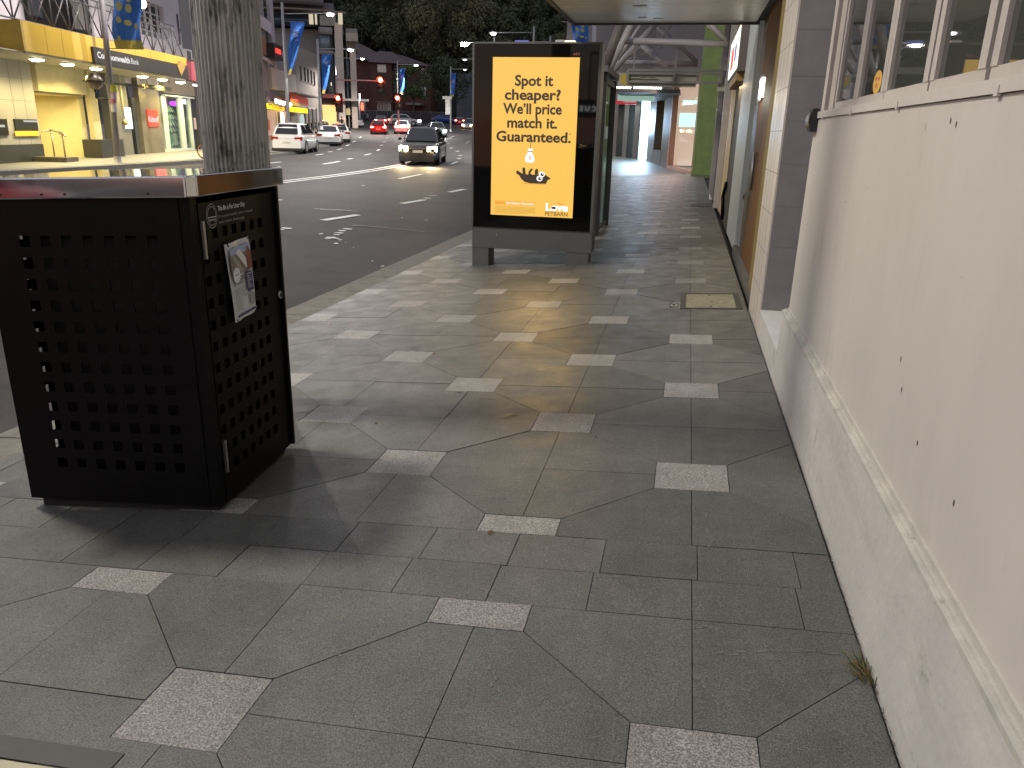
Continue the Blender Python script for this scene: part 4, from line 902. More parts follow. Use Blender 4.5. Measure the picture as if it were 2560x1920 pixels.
# banner pole at the kerb and two more street lights on this side
# ------------------------------------------------------------------ street lights, banners, signals
M_gal = mat('galvanised_pole', (.36, .35, .35), .45, var=.12, scale=3); M_gald = mat('galvanised_dark', (.2, .19, .2), .5, var=.1)
M_lens2 = emit('led_lens', (1, .95, .95), 40); M_lens3 = emit('led_lens_dim', (.9, .92, 1), 2.5)
def street_light(label, Y, base, top, head=None, r=.11, power=0, zb=None, m=None, lens=None, col=(1, .93, .86), reach=None):
    pb_ = atY(*base, Y); pt = atY(*top, Y); z0 = zb if zb is not None else pb_.z
    t = thing('street_light', label, 'street light', (pb_.x, Y, z0), group='street lights along the road')
    mb = MB(); mb.tube((pb_.x, Y, z0), (pt.x*.4+pb_.x*.6, Y, pt.z), r, r*.6, 12); mb.build('pole', m or M_gal, t)
    mb = MB(); mb.lathe((pb_.x, Y, z0), [(r*1.7, 0), (r*1.7, .03), (r*1.15, .05), (r*1.1, .3)], 12); mb.build('base_plate', m or M_gal, t)
    if head:
        h = atY(*head, Y); x0 = pt.x*.4+pb_.x*.6; sgn = 1 if h.x > x0 else -1
        za = min(h.z+.1, pt.z-.1)
        mb = MB(); mb.tube((x0, Y, za), (h.x-.25*sgn, Y, h.z+.1), .035, .03, 8); mb.build('arm', M_gal, t)
        mb = MB(); mb.box((h.x-.32, Y-.13, h.z+.05), (h.x+.32, Y+.13, h.z+.14)); hd = mb.build('lamp_head', M_lhead, t)
        mb = MB(); mb.lathe((h.x, Y, h.z-.06), [(0, 0), (.12, .01), (.19, .06), (.2, .11)], 14); mb.build('lens', lens or M_lens2, hd)
        if power: lamp('SPOT', (h.x, Y, h.z-.12), power, col, .15, (h.x, Y, 0), 165, t, .4)
    return t
def banner(label, Y, left, right, seed=0, rows=14, cols=6, tail=None, floral=False):
    """cloth between two pixel polylines"""
    lp_ = [atY(*p, Y-.05) for p in left]; rp = [atY(*p, Y-.05) for p in right]
    def at(L, u):
        t = u*(len(L)-1); i = min(int(t), len(L)-2); return L[i].lerp(L[i+1], t-i)
    t = thing('street_banner', label, 'banner', lp_[0], group='blue banners on the street light poles')
    mb = MB()
    for j in range(rows):
        for i in range(cols):
            def g(a, b):
                p = at(lp_, b/rows).lerp(at(rp, b/rows), a/cols); return p+V((0, .12*math.sin(a*1.1+b*.45+seed), 0))
            mi = 0; u, v = (i+.5)/cols, (j+.5)/rows
            if floral:
                mi = 1 if v > .86 else 0
            elif v > .93: mi = 1
            elif v > .5 and .25 < u < .25+.5*(v-.4): mi = 2
            mb.poly([g(i, j), g(i+1, j), g(i+1, j+1), g(i, j+1)], mi, True)
    mb.build('cloth', [MATS['banner_blue'], MATS['banner_gold'], MATS['banner_pale']], t)
    mb = MB()
    def blot(u, v, a, b, mi=0):
        p = lambda uu, vv: at(lp_, min(1, max(0, vv))).lerp(at(rp, min(1, max(0, vv))), uu)+V((0, -.15, 0))
        mb.poly([p(u+a*math.cos(q), v+b*math.sin(q)) for q in [k*.524 for k in range(12)]], mi)
    if floral:
        for u, v, a, b in ((.35, .3, .12, .09), (.68, .33, .12, .08), (.7, .16, .1, .07), (.3, .55, .1, .05), (.62, .58, .16, .05), (.25, .85, .06, .05), (.9, .62, .07, .05)): blot(u, v, a, b, 0)
    else:
        for u, v, a, b in ((.5, .25, .3, .01), (.55, .33, .34, .035), (.55, .40, .25, .03), (.7, .5, .16, .012)): blot(u, v, a, b, 1)
    mb.build('print', [mat('banner_olive', (.28, .30, .12), .7), mat('banner_ink', (.28, .36, .62), .7)], t)
    mb = MB()
    for L in (0, -1):
        a, b = lp_[L], rp[L]
        if (b-a).length > .1: mb.tube(a+V((-.3, 0, 0)), b, .015, .015, 6)
    mb.build('bracket', M_gald, t)
mat('banner_blue', (.035, .15, .50), .7, var=.12, scale=1.2); mat('banner_gold', (.42, .36, .07), .7); mat('banner_pale', (.2, .42, .62), .7, var=.2, scale=2)

t_ = street_light('tall grey pole with stickers standing in front of the bank', 27.15, (297, 420), (258, -330), (380, -330), .125, 3200, m=mat('bank_pole_grey', (.27, .25, .26), .5, var=.15), zb=-.05)  # lamp head above the view is added to light the bank front
# stickers on it
for i, (y0, y1, c_) in enumerate(((212, 230, (.42, .42, .04)), (231, 248, (.42, .3, .4)), (249, 258, (.4, .12, .22)), (259, 280, (.42, .4, .44)))):
    a, b = atY(284, y0, 27.15), atY(284, y1, 27.15); mb = MB(); mb.lathe((a.x-.02, 27.15, b.z), [(.118, 0), (.118, a.z-b.z)], 14)
    tag(mb.build('pole_sticker', mat('sticker%d' % i, c_, .6, var=.25, scale=14)), ['yellow', 'lilac', 'crimson', 'pale grey'][i]+' sticker wrapped round the pole outside the bank', 'sticker', 'stickers on the bank pole')
lg = thing('globe_lantern', 'unlit brown globe lantern on a bracket beside the bank pole', 'lantern', atY(235, 230, 27.1))
q = atY(235, 203, 27.1); mb = MB(); mb.lathe(q, [(0, .3), (.18, .26), (.29, .1), (.3, 0), (.26, -.15), (.12, -.28), (.08, -.3)], 16); mb.build('globe', mat('brown_globe', (.16, .12, .08), .35, var=.2), lg)
mb = MB(); mb.lathe(q, [(.4, .015), (.4, -.015), (.3, -.012)], 16); mb.tube(q-V((0, 0, .3)), q-V((0, 0, .62)), .05, .03, 8); mb.tube(q-V((.02, 0, .6)), q+V((.66, 0, -.66)), .025, .025, 8); mb.build('bracket', M_dark, lg)
banner('wide blue banner with gold flowers on the pole outside the bank', 27.2, [(276, -25), (282, 40), (290, 121)], [(348, -25), (352, 50), (359, 123)], 0, floral=True)

street_light('street light with a twisted blue banner behind the white SUV', 47, z2(300, 1170), z2(255, 20), z2(685, 140), .13, 2200)
banner('long twisted blue banner hanging beside the parked white SUV', 47, [z2(305, 195), z2(318, 300), z2(300, 480), z2(305, 690)], [z2(440, 200), z2(430, 300), z2(405, 430), z2(308, 690)], 1)
street_light('street light beside the parked white sedans with a tapering banner', 57, z2(600, 1195), z2(578, 360), z2(870, 465), .13, 2200)
banner('tapering blue banner on the pole beside the white sedans', 57, [z2(603, 500), z2(612, 620), z2(602, 862)], [z2(697, 500), z2(690, 600), z2(632, 862)], 2)
street_light('street light standing between the white sedan and the red light mast', 92, z2(752, 1120), z2(735, 480), z2(980, 545), .11, 7000)
street_light('street light with a straight blue banner in front of the brick house', 86, z2(1310, 1075), z2(1309, 560), z2(1475, 605), .11, 7000, lens=emit('led_cool', (.75, .95, 1), 20), zb=rise(86)-.2)
banner('straight blue banner in front of the brick house', 86, [z2(1325, 632), z2(1322, 870)], [z2(1378, 632), z2(1358, 870)], 3)
street_light('distant street light with a narrow banner beside the dark wood', 98, z2(1795, 1085), z2(1795, 612), z2(1925, 645), .12, 0, lens=M_lens3, zb=rise(98)-.2)
banner('narrow blue banner on the pole next to the dark wood', 98, [z2(1802, 675), z2(1788, 890)], [z2(1846, 675), z2(1822, 890)], 4)
p = atY(*z2(1772, 985), 97.8); mb = MB(); mb.box((p.x-.35, 97.7, p.z-.9), (p.x+.3, 97.8, p.z+.9)); mb.box((p.x-.7, 97.68, p.z+.92), (p.x+.5, 97.72, p.z+1.25)); tag(mb.build('traffic_sign', mat('sign_pale', (.42, .42, .4), .5)), 'pale rectangular sign on the distant pole by the dark wood', 'sign')
street_light('street light with a glowing head reaching left above the kiosk', 62, (1331, 300), (1331, 66), (1233, 85), .12, 5000, zb=rise(62)-.2)
p = atY(1305, 105, 61.5); mb = MB(); mb.box((p.x-.55, 61.5, p.z-.12), (p.x+.5, 61.55, p.z+.12)); tag(mb.build('street_name_sign', mat('sign_blue', (.06, .16, .4), .5)), 'small blue street sign showing just above the kiosk top', 'sign')
street_light('pole with a blue banner beside the tube canopy', 26, (1479, 330), (1477, -40), None, .09, zb=-.1)
banner('blue banner with yellow blotches beside the white tube canopy', 26, [(1428, 54), (1434, 118)], [(1471, 58), (1471, 120)], 5, floral=True)
street_light('street light whose dim arm shows at the left edge of the kiosk', 78, z2(2040, 1000), z2(2040, 520), z2(1925, 553), .11, 0, lens=M_lens3, zb=rise(78)-.2)
# lamps across the road and behind the camera that light the bank side and glint in the windows
for i, (x, y, z) in enumerate(((-17.5, 36.0, 8.6), (-9.5, -9, 8.5))):
    t = thing('street_light', ['street light over the road between the bank and the parked SUV', 'street light over the road behind the viewer'][i], 'street light', (x-3, y, -.1), group='street lights along the road')
    mb = MB(); mb.tube((x-3, y, -.1), (x-3, y, z+.6), .12, .07, 12); mb.build('pole', M_gal, t)
    mb = MB(); mb.tube((x-3, y, z+.2), (x-.2, y, z+.15), .035, .03, 8); mb.build('arm', M_gal, t)
    mb = MB(); mb.box((x-.32, y-.13, z+.05), (x+.32, y+.13, z+.14)); hd = mb.build('lamp_head', M_lhead, t)
    mb = MB(); mb.lathe((x, y, z-.06), [(0, 0), (.12, .01), (.19, .06), (.2, .11)], 14); mb.build('lens', M_lens2, hd)
    lamp('SPOT', (x, y, z-.12), (5200, 1000)[i], (1, .92, .86), .15, (x, y, 0), 165, t, .4)

M_red = emit('signal_red', (1, .03, .015), 14); M_redcore = emit('signal_core', (1, .45, .2), 30); M_blk = mat('signal_black', (.012, .012, .012), .6)
def signal(label, Y, c, hgt, lit=0, r=None):
    """three-lamp head: c = pixel of the lit red lamp"""
    q = atY(*c, Y); t = thing('traffic_light', label, 'traffic light', q, group='red traffic lights at the junction')
    w_ = hgt*.36; mb = MB(); mb.box((q.x-w_/2, Y+.02, q.z-hgt*.80), (q.x+w_/2, Y+.3, q.z+hgt*.2)); mb.build('housing', M_blk, t)
    mb = MB(); mb.box((q.x-w_*.8, Y+.14, q.z-hgt*.92), (q.x+w_*.8, Y+.17, q.z+hgt*.34)); mb.build('backboard', M_blk, t)
    for k in range(3):
        z = q.z-k*hgt*.3; rr = r or hgt*.19; mb = MB(); mb.tube((q.x, Y+.02, z), (q.x, Y-.04, z), rr, rr*.9, 16)
        o = mb.build('lamp', M_red if k == 0 else mat('signal_off', (.02, .02, .015), .3), t)
        if k == 0: mb = MB(); mb.ball((q.x, Y-.04, z), rr*.62, 10, 6); mb.build('bulb', M_redcore, o)
        mb = MB(); a0 = MX.Translation((q.x, Y, z))
        for a in range(8): 
            t0, t1 = math.pi*(a/8)-.1, math.pi*((a+1)/8)-.1; mb.poly([a0 @ V((rr*1.1*math.cos(t0), 0, rr*1.1*math.sin(t0))), a0 @ V((rr*1.1*math.cos(t1), 0, rr*1.1*math.sin(t1))), a0 @ V((rr*1.1*math.cos(t1), -.25, rr*1.1*math.sin(t1))), a0 @ V((rr*1.1*math.cos(t0), -.25, rr*1.1*math.sin(t0)))])
        mb.build('visor', M_blk, t)
    lamp('POINT', (q.x, Y-.5, q.z), 60, (1, .06, .03), .12, parent=t)
    return t
sm_ = atY(*z2(758, 1120), 69); top = atY(*z2(750, 690), 69)
t = thing('signal_mast', 'signal mast whose long arm carries a red light over the road', 'mast', sm_)
mb = MB(); mb.tube((sm_.x, 69, sm_.z), (sm_.x, 69, top.z), .12, .09, 10); mb.build('pole', M_gal, t)
mb = MB(); e = atY(*z2(1125, 746), 69); mb.tube((sm_.x, 69, atY(*z2(755, 735), 69).z), e, .07, .05, 10); mb.build('arm', M_gal, t)
signal('red traffic light hanging out over the road on the mast arm', 68.7, z2(1148, 738), 1.35)
signal('red traffic light on the mast pole beside the pale tower', 68.6, z2(757, 905), 1.25)
signal('red traffic light on the banner pole in front of the brick house', 85.4, z2(1304, 905), 1.35)
pq = atY(*z2(955, 1090), 95); pt = atY(*z2(955, 860), 95); t = thing('signal_pole', 'short plain pole carrying the red walking signal', 'pole', pq)
mb = MB(); mb.tube((pq.x, 95, pq.z), (pt.x, 95, pt.z), .12, .1, 10); mb.build('pole_shaft', M_gal, t)
q = atY(*z2(980, 980), 94.8); t = thing('pedestrian_signal', 'red standing figure signal beside its short pole', 'pedestrian signal', q)
mb = MB(); mb.box((q.x-.35, 94.8, q.z-.6), (q.x+.35, 95.1, q.z+.6)); mb.build('housing', M_blk, t)
mb = MB(); mb.ball((q.x, 94.75, q.z+.3), .13, 8, 6); mb.box((q.x-.16, 94.72, q.z-.15), (q.x+.16, 94.79, q.z+.16)); mb.box((q.x-.13, 94.72, q.z-.45), (q.x-.03, 94.79, q.z-.151)); mb.box((q.x+.03, 94.72, q.z-.45), (q.x+.13, 94.79, q.z-.151)); mb.build('figure_lamp', emit('ped_red', (1, .05, .02), 8), t)
q = atY(*z2(775, 1000), 68.5); mb = MB(); mb.box((q.x-.2, 68.4, q.z-.35), (q.x+.25, 68.6, q.z+.35)); tag(mb.build('push_signal', M_blk), 'small dark unlit signal box low on the mast pole', 'signal')

# ------------------------------------------------------------------ bank on the left
def q1(x, y): return (x*.316456, y*.316456)
pA, pB = path_at(112, 402), path_at(486, 374)
fb = Fac(pA, pB); GZ = lpath(0, 35)-.02
bank = thing('bank_building', 'corner bank with a mustard yellow fascia and brightly lit cream entrance', 'bank', pA)
M_pale = mat('pale_panel_wall', (.27, .26, .245), .5, var=.08, scale=.8); M_cream2 = mat('cream_render', (.58, .51, .29), .6, var=.06); M_must = mat('mustard_fascia', (.62, .40, .05), .45, var=.07, scale=.6)
M_chr = mat('charcoal_plinth', (.03, .032, .032), .4, var=.15); M_brn = mat('brown_stone', (.17, .145, .10), .45, var=.2, scale=1.5); M_white2 = mat('white_upper_wall', (.55, .5, .54), .6, var=.06, scale=.5)
AW = 2.6
def bb(nm, a, b, d0, d1, m, par=None, z0=None, z1=None): mb = MB(); fb.box(mb, q1(*a), q1(*b), d0, d1, 0, z0, z1); return mb.build(nm, m, par or bank)
sC = fb.st(q1(355, 1270))[0]
zA = fb.st(q1(720, 490), AW)[1]          # underside of the awning
zS = zA
S_ = lambda x, y, d=0: fb.st(q1(x, y), d)
mb = MB(); s0 = S_(0, 1000)[0]-6; s1_ = S_(310, 1000)[0]; zp = S_(200, 1140)[1]
fb.sbox(mb, s0, s1_, zp, zS+.3, -.3, 0)
for k in range(1, 4):
    z = zp+(zS-zp)*k/4; 
mb.build('panel_wall', M_pale, bank)
mb = MB(); fb.sbox(mb, s0, s1_+.02, GZ-.3, zp-.002, -.3, .03); mb.build('plinth', M_chr, bank)
mb = MB()
for x, y in ((100, 800), (195, 800)): s = S_(x, y)[0]; fb.sbox(mb, s, s+.02, zp, zS, .0005, .004)
for y in (625, 800): z = S_(200, y)[1]; fb.sbox(mb, s0, s1_, z, z+.02, .0005, .004)
mb.build('panel_joint', mat('joint_grey', (.16, .15, .14), .7), bank)
a1 = bb('cash_machine', (115, 940), (312, 1075), 0, .06, mat('atm_black', (.02, .02, .02), .3)); bb('yellow_strip', (117, 1035), (311, 1074), .061, .075, emit('atm_yellow', (.7, .42, .03), .35, (.55, .35, .04)), a1); bb('screen', (185, 950), (300, 966), .061, .07, emit('atm_text', (.7, .7, .65), .7), a1)
a2 = bb('cash_machine', (-60, 938), (75, 1070), 0, .06, MATS['atm_black']); bb('screen', (-20, 985), (40, 1005), .061, .07, MATS['atm_text'], a2)
sE0, sE1 = S_(310, 900)[0], S_(690, 900)[0]
lint = bb('entrance_lintel', (285, 565), (690, 750), -.2, .02, M_cream2, z1=zS+.2)
RD = -3.2
mb = MB(); zl = S_(500, 750)[1]; fb.sbox(mb, sE0-.5, sE1+.4, GZ, zl+.2, RD-.1, RD); fb.sbox(mb, sE1+.02, sE1+.4, GZ, zl+.1, RD, -.3); mb.build('lobby_wall', M_cream2, bank)
mb = MB(); fb.sbox(mb, sE0-.15, sE0-.02, GZ, zl, RD, -.31); fb.sbox(mb, sE0-.02, sE0+1.0, GZ+.01, zl, RD+.01, RD+.06); mb.build('yellow_side_wall', mat('yellow_wall', (.72, .42, .02), .45), bank)
mb = MB(); fb.sbox(mb, sE0-.2, sE1+.3, zl, zl+.1, RD, -.21); mb.build('lobby_ceiling', M_cream2, bank)
mb = MB(); fb.sbox(mb, sE0-.3, sE1+.3, GZ-.05, GZ+.02, RD, 0); mb.build('lobby_floor', mat('lobby_floor', (.45, .42, .3), .35), bank)
cL = fb.P((sE0+sE1)/2, zl-.08, RD/2); lamp('AREA', cL, 85, (1, .88, .45), 1.2, cL-V((0, 0, 2)), parent=bank)
w1 = bb('white_side_wall', (690, 600), (815, 1118), -.2, .03, M_cream2, z1=zS+.2)
mb = MB(); fb.box(mb, q1(720, 1118), q1(800, 1215), -.2, .05, 0, z0=GZ-.2); fb.box(mb, q1(795, 1105), q1(990, 1235), -.1, .7, 0, z0=GZ-.2); mb.build('planter_base', M_chr, bank)
mb = MB(); s_a, z_a = S_(815, 600); s_b, z_b = S_(880, 1108); mb.tube(fb.P(s_a, zS, .12), fb.P(s_a+.15, z_b+.3, .12), .07, .07, 8); mb.build('downpipe', mat('cream_pipe', (.5, .47, .36), .5), bank)
bb('grey_pillar', (830, 600), (1062, 1225), -.3, .06, mat('greybrown_pillar', (.15, .145, .125), .5, var=.12), z0=GZ-.1, z1=zS+.2)
mb = MB(); s = S_(955, 900)[0]; mb.tube(fb.P(s, zS, .14), fb.P(s, zS-2.0, .14), .03, .03, 6); mb.ball(fb.P(s, zS-2.1, .16), .14, 8, 6); mb.build('cable_drop', M_cream2, bank)
bb('lit_menu_board', (988, 848), (1052, 1018), .061, .16, emit('menu_lit', (.98, 1, .96), 1.7))
bb('dark_doorway', (1036, 770), (1120, 1222), -.1, .065, M_chr, z0=GZ)
bb('brown_wall', (1088, 690), (1305, 1220), -.2, .07, M_brn, z0=GZ-.1, z1=zS+.2)
ks_ = bb('red_shop_sign', (1164, 864), (1258, 1000), .071, .12, emit('kid_red', (.78, .05, .03), .85, (.6, .05, .03)))
mb = MB(); sk, zk = S_(1212, 945, .12); wS = abs(S_(1252, 945, .12)[0]-S_(1172, 945, .12)[0]); zh = abs(S_(1212, 905, .12)[1]-S_(1212, 958, .12)[1])
mb.text('Kidstuff', fb.M(sk, zk-zh*.35, .124), zh*.85, wS, 0, .02); mb.build('lettering', emit('kid_white', (1, .85, .8), .95), ks_)
bb('window_head', (1290, 660), (1545, 762), -.2, .05, M_brn, z1=zS+.2)
wn = bb('shop_window', (1306, 762), (1320, 1200), -.1, .08, mat('mint_frame', (.45, .5, .42), .5), z0=GZ)
mb = MB(); fb.box(mb, q1(1500, 770), q1(1535, 1190), -.1, .09, 0, z0=GZ); fb.box(mb, q1(1440, 775), q1(1452, 1190), -.1, .05, 0, z0=GZ); fb.box(mb, q1(1306, 1180), q1(1535, 1200), -.1, .1, 0, z0=GZ); fb.box(mb, q1(1306, 758), q1(1535, 770), -.1, .085, 0); mb.build('window_frame', MATS['mint_frame'], wn)
mb = MB(); fb.box(mb, q1(1300, 760), q1(1540, 1200), -3.0, -2.9, 0, z0=GZ); mb.build('window_backing', mat('shop_interior', (.12, .115, .09), .7, var=.4, scale=1), wn)
mb = MB(); fb.box(mb, q1(1315, 775), q1(1520, 1185), -.05, -.03, 0, z0=GZ+.2); mb.build('pane', MATS['clear_glass'], wn)
mb = MB(); s, z = S_(1378, 818, -.6); mb.ball(fb.P(s, z, -.6), .34, 12, 6, 0, (.6, 1.2, .4)); mb.build('purple_lamp', emit('purple_glow', (.5, .06, .95), 3), wn)
mb = MB(); s, z = S_(1420, 830, -.6); fb.sbox(mb, s-.15, s+.35, z-.06, z+.06, -.7, -.6); s, z = S_(1462, 805, -.6); fb.sbox(mb, s-.1, s+.15, z-.12, z+.12, -.7, -.6); mb.build('white_lamp', emit('win_white', (.9, 1, .95), 3), wn)
mb = MB()
for k in range(7):
    s, z = S_(1330+k*6, 850+k*52, -.5); wq = .22+.06*k
    for j in range(4): a = j*.5-.75; mb.poly([fb.P(s+a*wq*1.5-.14, z-.25-.05*(j % 2), -.5+.1*j), fb.P(s+a*wq*1.5+.16, z-.22, -.45+.06*j), fb.P(s+a*wq+.05, z+.12+.05*(j % 2), -.5)], j % 2)
s, z = S_(1318, 830, -.5); mb.poly([fb.P(s-.3, z-.3, -.5), fb.P(s+.3, z-.3, -.5), fb.P(s, z+.5, -.5)], 2)
mb.build('paper_tree', [mat('paper_pale', (.5, .52, .42), .7), mat('paper_mint', (.35, .45, .38), .7), emit('paper_pink', (.7, .3, .5), .5)], wn)
mb = MB(); fb.box(mb, q1(1375, 1055), q1(1412, 1145), -.4, -.3); fb.box(mb, q1(1335, 1050), q1(1360, 1190), -.5, -.4, 1); mb.build('window_display', [M_white2, mat('teal_toy', (.15, .35, .35), .6)], wn)
bb('dark_end_wall', (1536, 690), (1700, 1190), -.2, .06, M_chr, z0=GZ-.1, z1=zS+.2); bb('small_poster', (1530, 930), (1556, 1022), .061, .08, mat('poster_pink', (.4, .3, .3), .6))
# awning, fascia and its sign
sF0, zF0 = S_(215, 420, AW); sF1, _ = S_(1478, 500, AW); zT = S_(720, 285, AW)[1]
mb = MB(); fb.sbox(mb, sF0, sF1, zA+.0, zT, AW-.12, AW); n_ = 9
mb.build('fascia', M_must, bank)
mb = MB(); fb.sbox(mb, sF0-.12, sF0-.005, zA+.0, zT, -4, AW); fb.sbox(mb, sF0-9, sF0-.13, zA, zT, .9, 1.02); mb.build('return_fascia', mat('mustard_shaded_side', (.44, .29, .04), .5), bank)  # return face uses the fascia mustard darkened as its shaded side
mb = MB()
for x in (370, 495, 640, 1060, 1180, 1290): s = S_(x, 350, AW)[0]; fb.sbox(mb, s, s+.02, zA, zT, AW+.0005, AW+.003)
mb.build('fascia_joint', mat('mustard_joint', (.3, .19, .03), .5), bank)
mb = MB(); fb.sbox(mb, sF0-9, sF1, zA-.03, zA-.002, -.3, AW-.13); fb.sbox(mb, sF0, sF1, zA-.06, zA-.001, AW-.129, AW-.03); mb.build('soffit', mat('cream_soffit', (.5, .48, .36), .5), bank)
sgn = MB(); sg0, sg1 = S_(722, 430, AW)[0], S_(1472, 560, AW)[0]; zg0, zg1 = S_(722, 488, AW)[1], S_(722, 368, AW)[1]
fb.sbox(sgn, sg0, sg1, zg0-.05, zg1, AW+.001, AW+.1); so_ = sgn.build('name_board', mat('sign_black', (.035, .03, .025), .35, var=.15), bank)
mb = MB(); sa, za = S_(762, 440, AW+.1); sb, zb_ = S_(1032, 485, AW+.1); sc, _ = S_(1098, 500, AW+.1)
Hh = (zg1-zg0)*.42; zc = (zg0+zg1)/2-Hh*.42
mb.text('Commonwealth', fb.M((sa+sb)/2, zc, AW+.104), Hh, abs(sb-sa)*.95, 0, .03); mb.text('Bank', fb.M((sb+sc)/2, zc, AW+.104), Hh, abs(sc-sb)*.92, 0, .0)
mb.build('lettering', emit('bank_white', (.9, .88, .85), .85), so_)
mb = MB(); dq = [fb.P(*S_(*p, AW+.1), AW+.105) for p in ((1428, 470), (1460, 530), (1428, 600), (1396, 520))]; mb.prism(dq, fb.n*.03); mb.build('diamond_emblem', mat('emblem_gold', (.42, .27, .07), .4), so_)
for x, y in ((300, 525), (540, 560), (765, 590), (1130, 642), (1285, 650), (1430, 682), (1560, 706)):
    dd = 1.5 if x < 1000 else 1.25; c = fb.P(S_(x, y, dd)[0], zA-.06, dd)
    t = thing('awning_downlight', 'glowing round lamp under the bank awning, %s along it' % ['first from the corner', 'second from the corner', 'third from the corner', 'fourth from the corner', 'fifth from the corner', 'sixth from the corner', 'last'][[300, 540, 765, 1130, 1285, 1430, 1560].index(x)], 'downlight', (c.x, c.y, zA-.06), group='round lamps under the bank awning')
    mb = MB(); mb.lathe((c.x, c.y, zA-.12), [(0, -.02), (.17, 0), (.24, .05)], 14); mb.build('bulb', emit('warm_down', (1, .9, .55), 25), t)
    mb = MB(); mb.lathe((c.x, c.y, zA-.07), [(.24, 0), (.27, .0), (.27, .035), (.0, .035)], 14); mb.build('rim', M_white, t)
    lamp('SPOT', (c.x, c.y, zA-.2), 500, (1, .82, .36), .12, (c.x, c.y, 0), 160, t, .6)
def hang(name, label, a, b, d, m, bits):
    c = fb.P(*S_(*a, d), d); t = thing(name, label, 'sign', c); mb = MB(); fb.box(mb, q1(*a), q1(*b), d, d+.12); bd_ = mb.build('board', m, t)
    for x0, y0, x1, y1, mm in bits: mb = MB(); fb.box(mb, q1(x0, y0), q1(x1, y1), d+.121, d+.13); mb.build('sign_mark', mm, bd_)
    mb = MB()
    for k in (.1, .9): s, z = S_(a[0]+(b[0]-a[0])*k, a[1], d+.06); mb.tube(fb.P(s, z, d+.06), fb.P(s, zA-.03, d+.06), .015, .015, 6)
    mb.build('hanger', M_dark, t)
hang('hanging_sign', 'long black sign with dull gold marks hanging under the bank awning', (838, 645), (1142, 697), 1.3, MATS['sign_black'], [(835+25, 655, 880, 664, MATS['atm_text']), (930, 665, 1005, 676, mat('dull_white', (.3, .28, .22), .6)), (1090, 665, 1125, 690, MATS['emblem_gold'])])
hang('hanging_sign', 'green grey sign hanging at the end of the bank awning lamps', (1142, 663), (1358, 725), 1.0, mat('sign_moss', (.06, .065, .03), .5), [(1160, 672, 1175, 695, mat('dull_gold', (.3, .24, .08), .5)), (1180, 675, 1240, 698, mat('dull_moss', (.16, .17, .1), .5))])
# upper storey
zU = zT+.0; ztop = 11.
mb = MB(); fb.sbox(mb, s0, S_(232, 100)[0], zT-1.2, ztop, -.5, -.2); sw0 = S_(1110, 300)[0]; se = S_(1472, 400)[0]
fb.sbox(mb, S_(760, 100)[0], sw0, zT-1.2, ztop, -.5, -.2); fb.sbox(mb, sw0, se, zT-1.2, S_(1200, 285)[1], -.5, -.2); fb.sbox(mb, sw0, se, S_(1200, 15)[1], ztop, -.5, -.19); fb.sbox(mb, S_(1335, 200)[0], se, S_(1200, 285)[1]+.001, S_(1200, 15)[1]-.001, -.5, -.2)
mb.build('upper_wall', M_white2, bank)
bb('dark_recess', (233, -40), (600, 260), -3, -2.5, mat('recess_dark', (.04, .035, .03), .6)); bb('grey_column', (600, -40), (760, 260), -.5, -.25, mat('col_grey', (.16, .145, .13), .6))
bb('recess_pane', (240, -40), (340, 140), -2.49, -2.3, mat('recess_pane', (.1, .11, .115), .3))
wq = bb('strip_window', (1112, 20), (1334, 284), -.6, -.45, mat('upper_glass', (.05, .05, .045), .1, var=.4, scale=.8))
mb = MB()
for x in (1112, 1160, 1205, 1250, 1300): s = S_(x, 150)[0]; fb.sbox(mb, s, s+.09, S_(1200, 285)[1], S_(1200, 15)[1], -.449, -.36)
for y in (95, 240): z = S_(1200, y)[1]; fb.sbox(mb, sw0, S_(1335, 100)[0], z, z+.05, -.448, -.38)
mb.build('mullion', M_white2, wq)
bb('narrow_window', (1395, 110), (1432, 355), -.198, -.17, mat('mauve_pane', (.12, .1, .13), .2))
s, z = S_(1120, 30, .6); mb = MB(); mb.ball(fb.P(s, z, .6), .22, 10, 6); fl_ = mb.build('flood_lamp', emit('flood', (1, 1, .85), 7), bank)
bb('pipe', (735, -40), (752, 290), -.1, 0, M_white2)
rl = thing('balcony_railing', 'steel balcony railing with crossed bars above the mustard fascia', 'railing', fb.P(sF0, zT, AW-.4))
mb = MB(); zr0, zr1 = zT-.0, S_(300, 0, AW-.4)[1]; zr1 = zT+1.35; u = sF0-8; D_ = AW-.3
while u < sF1-.6:
    for a, b in (((u, zr0), (u+1.15, zr1)), ((u, zr1), (u+1.15, zr0)), ((u, zr0), (u, zr1))): mb.tube(fb.P(a[0], a[1], D_), fb.P(b[0], b[1], D_), .026, .026, 6)
    u += 1.15
for z in (zr0+.05, zr1, (zr0+zr1)/2+.45): mb.tube(fb.P(sF0-8, z, D_), fb.P(sF1-.4, z, D_), .03, .03, 6)
mb.build('bars', mat('rail_grey', (.09, .08, .085), .5), rl)
ac = thing('air_conditioner', 'grey air conditioner on the ledge at the end of the balcony railing', 'air conditioner', fb.P(*S_(1510, 480, 1.0), 1.0))
mb = MB(); fb.box(mb, q1(1470, 385), q1(1552, 478), .4, 1.1); cs = mb.build('casing', mat('ac_grey', (.35, .33, .35), .5), ac); mb = MB(); fb.box(mb, q1(1478, 400), q1(1512, 470), 1.101, 1.12); fb.box(mb, q1(1518, 395), q1(1542, 468), 1.101, 1.12); mb.build('grille', M_chr, cs)
ps = thing('pink_sign', 'crimson pink fascia panel next to the bank name board', 'sign', fb.P(*S_(1520, 600, AW), AW))
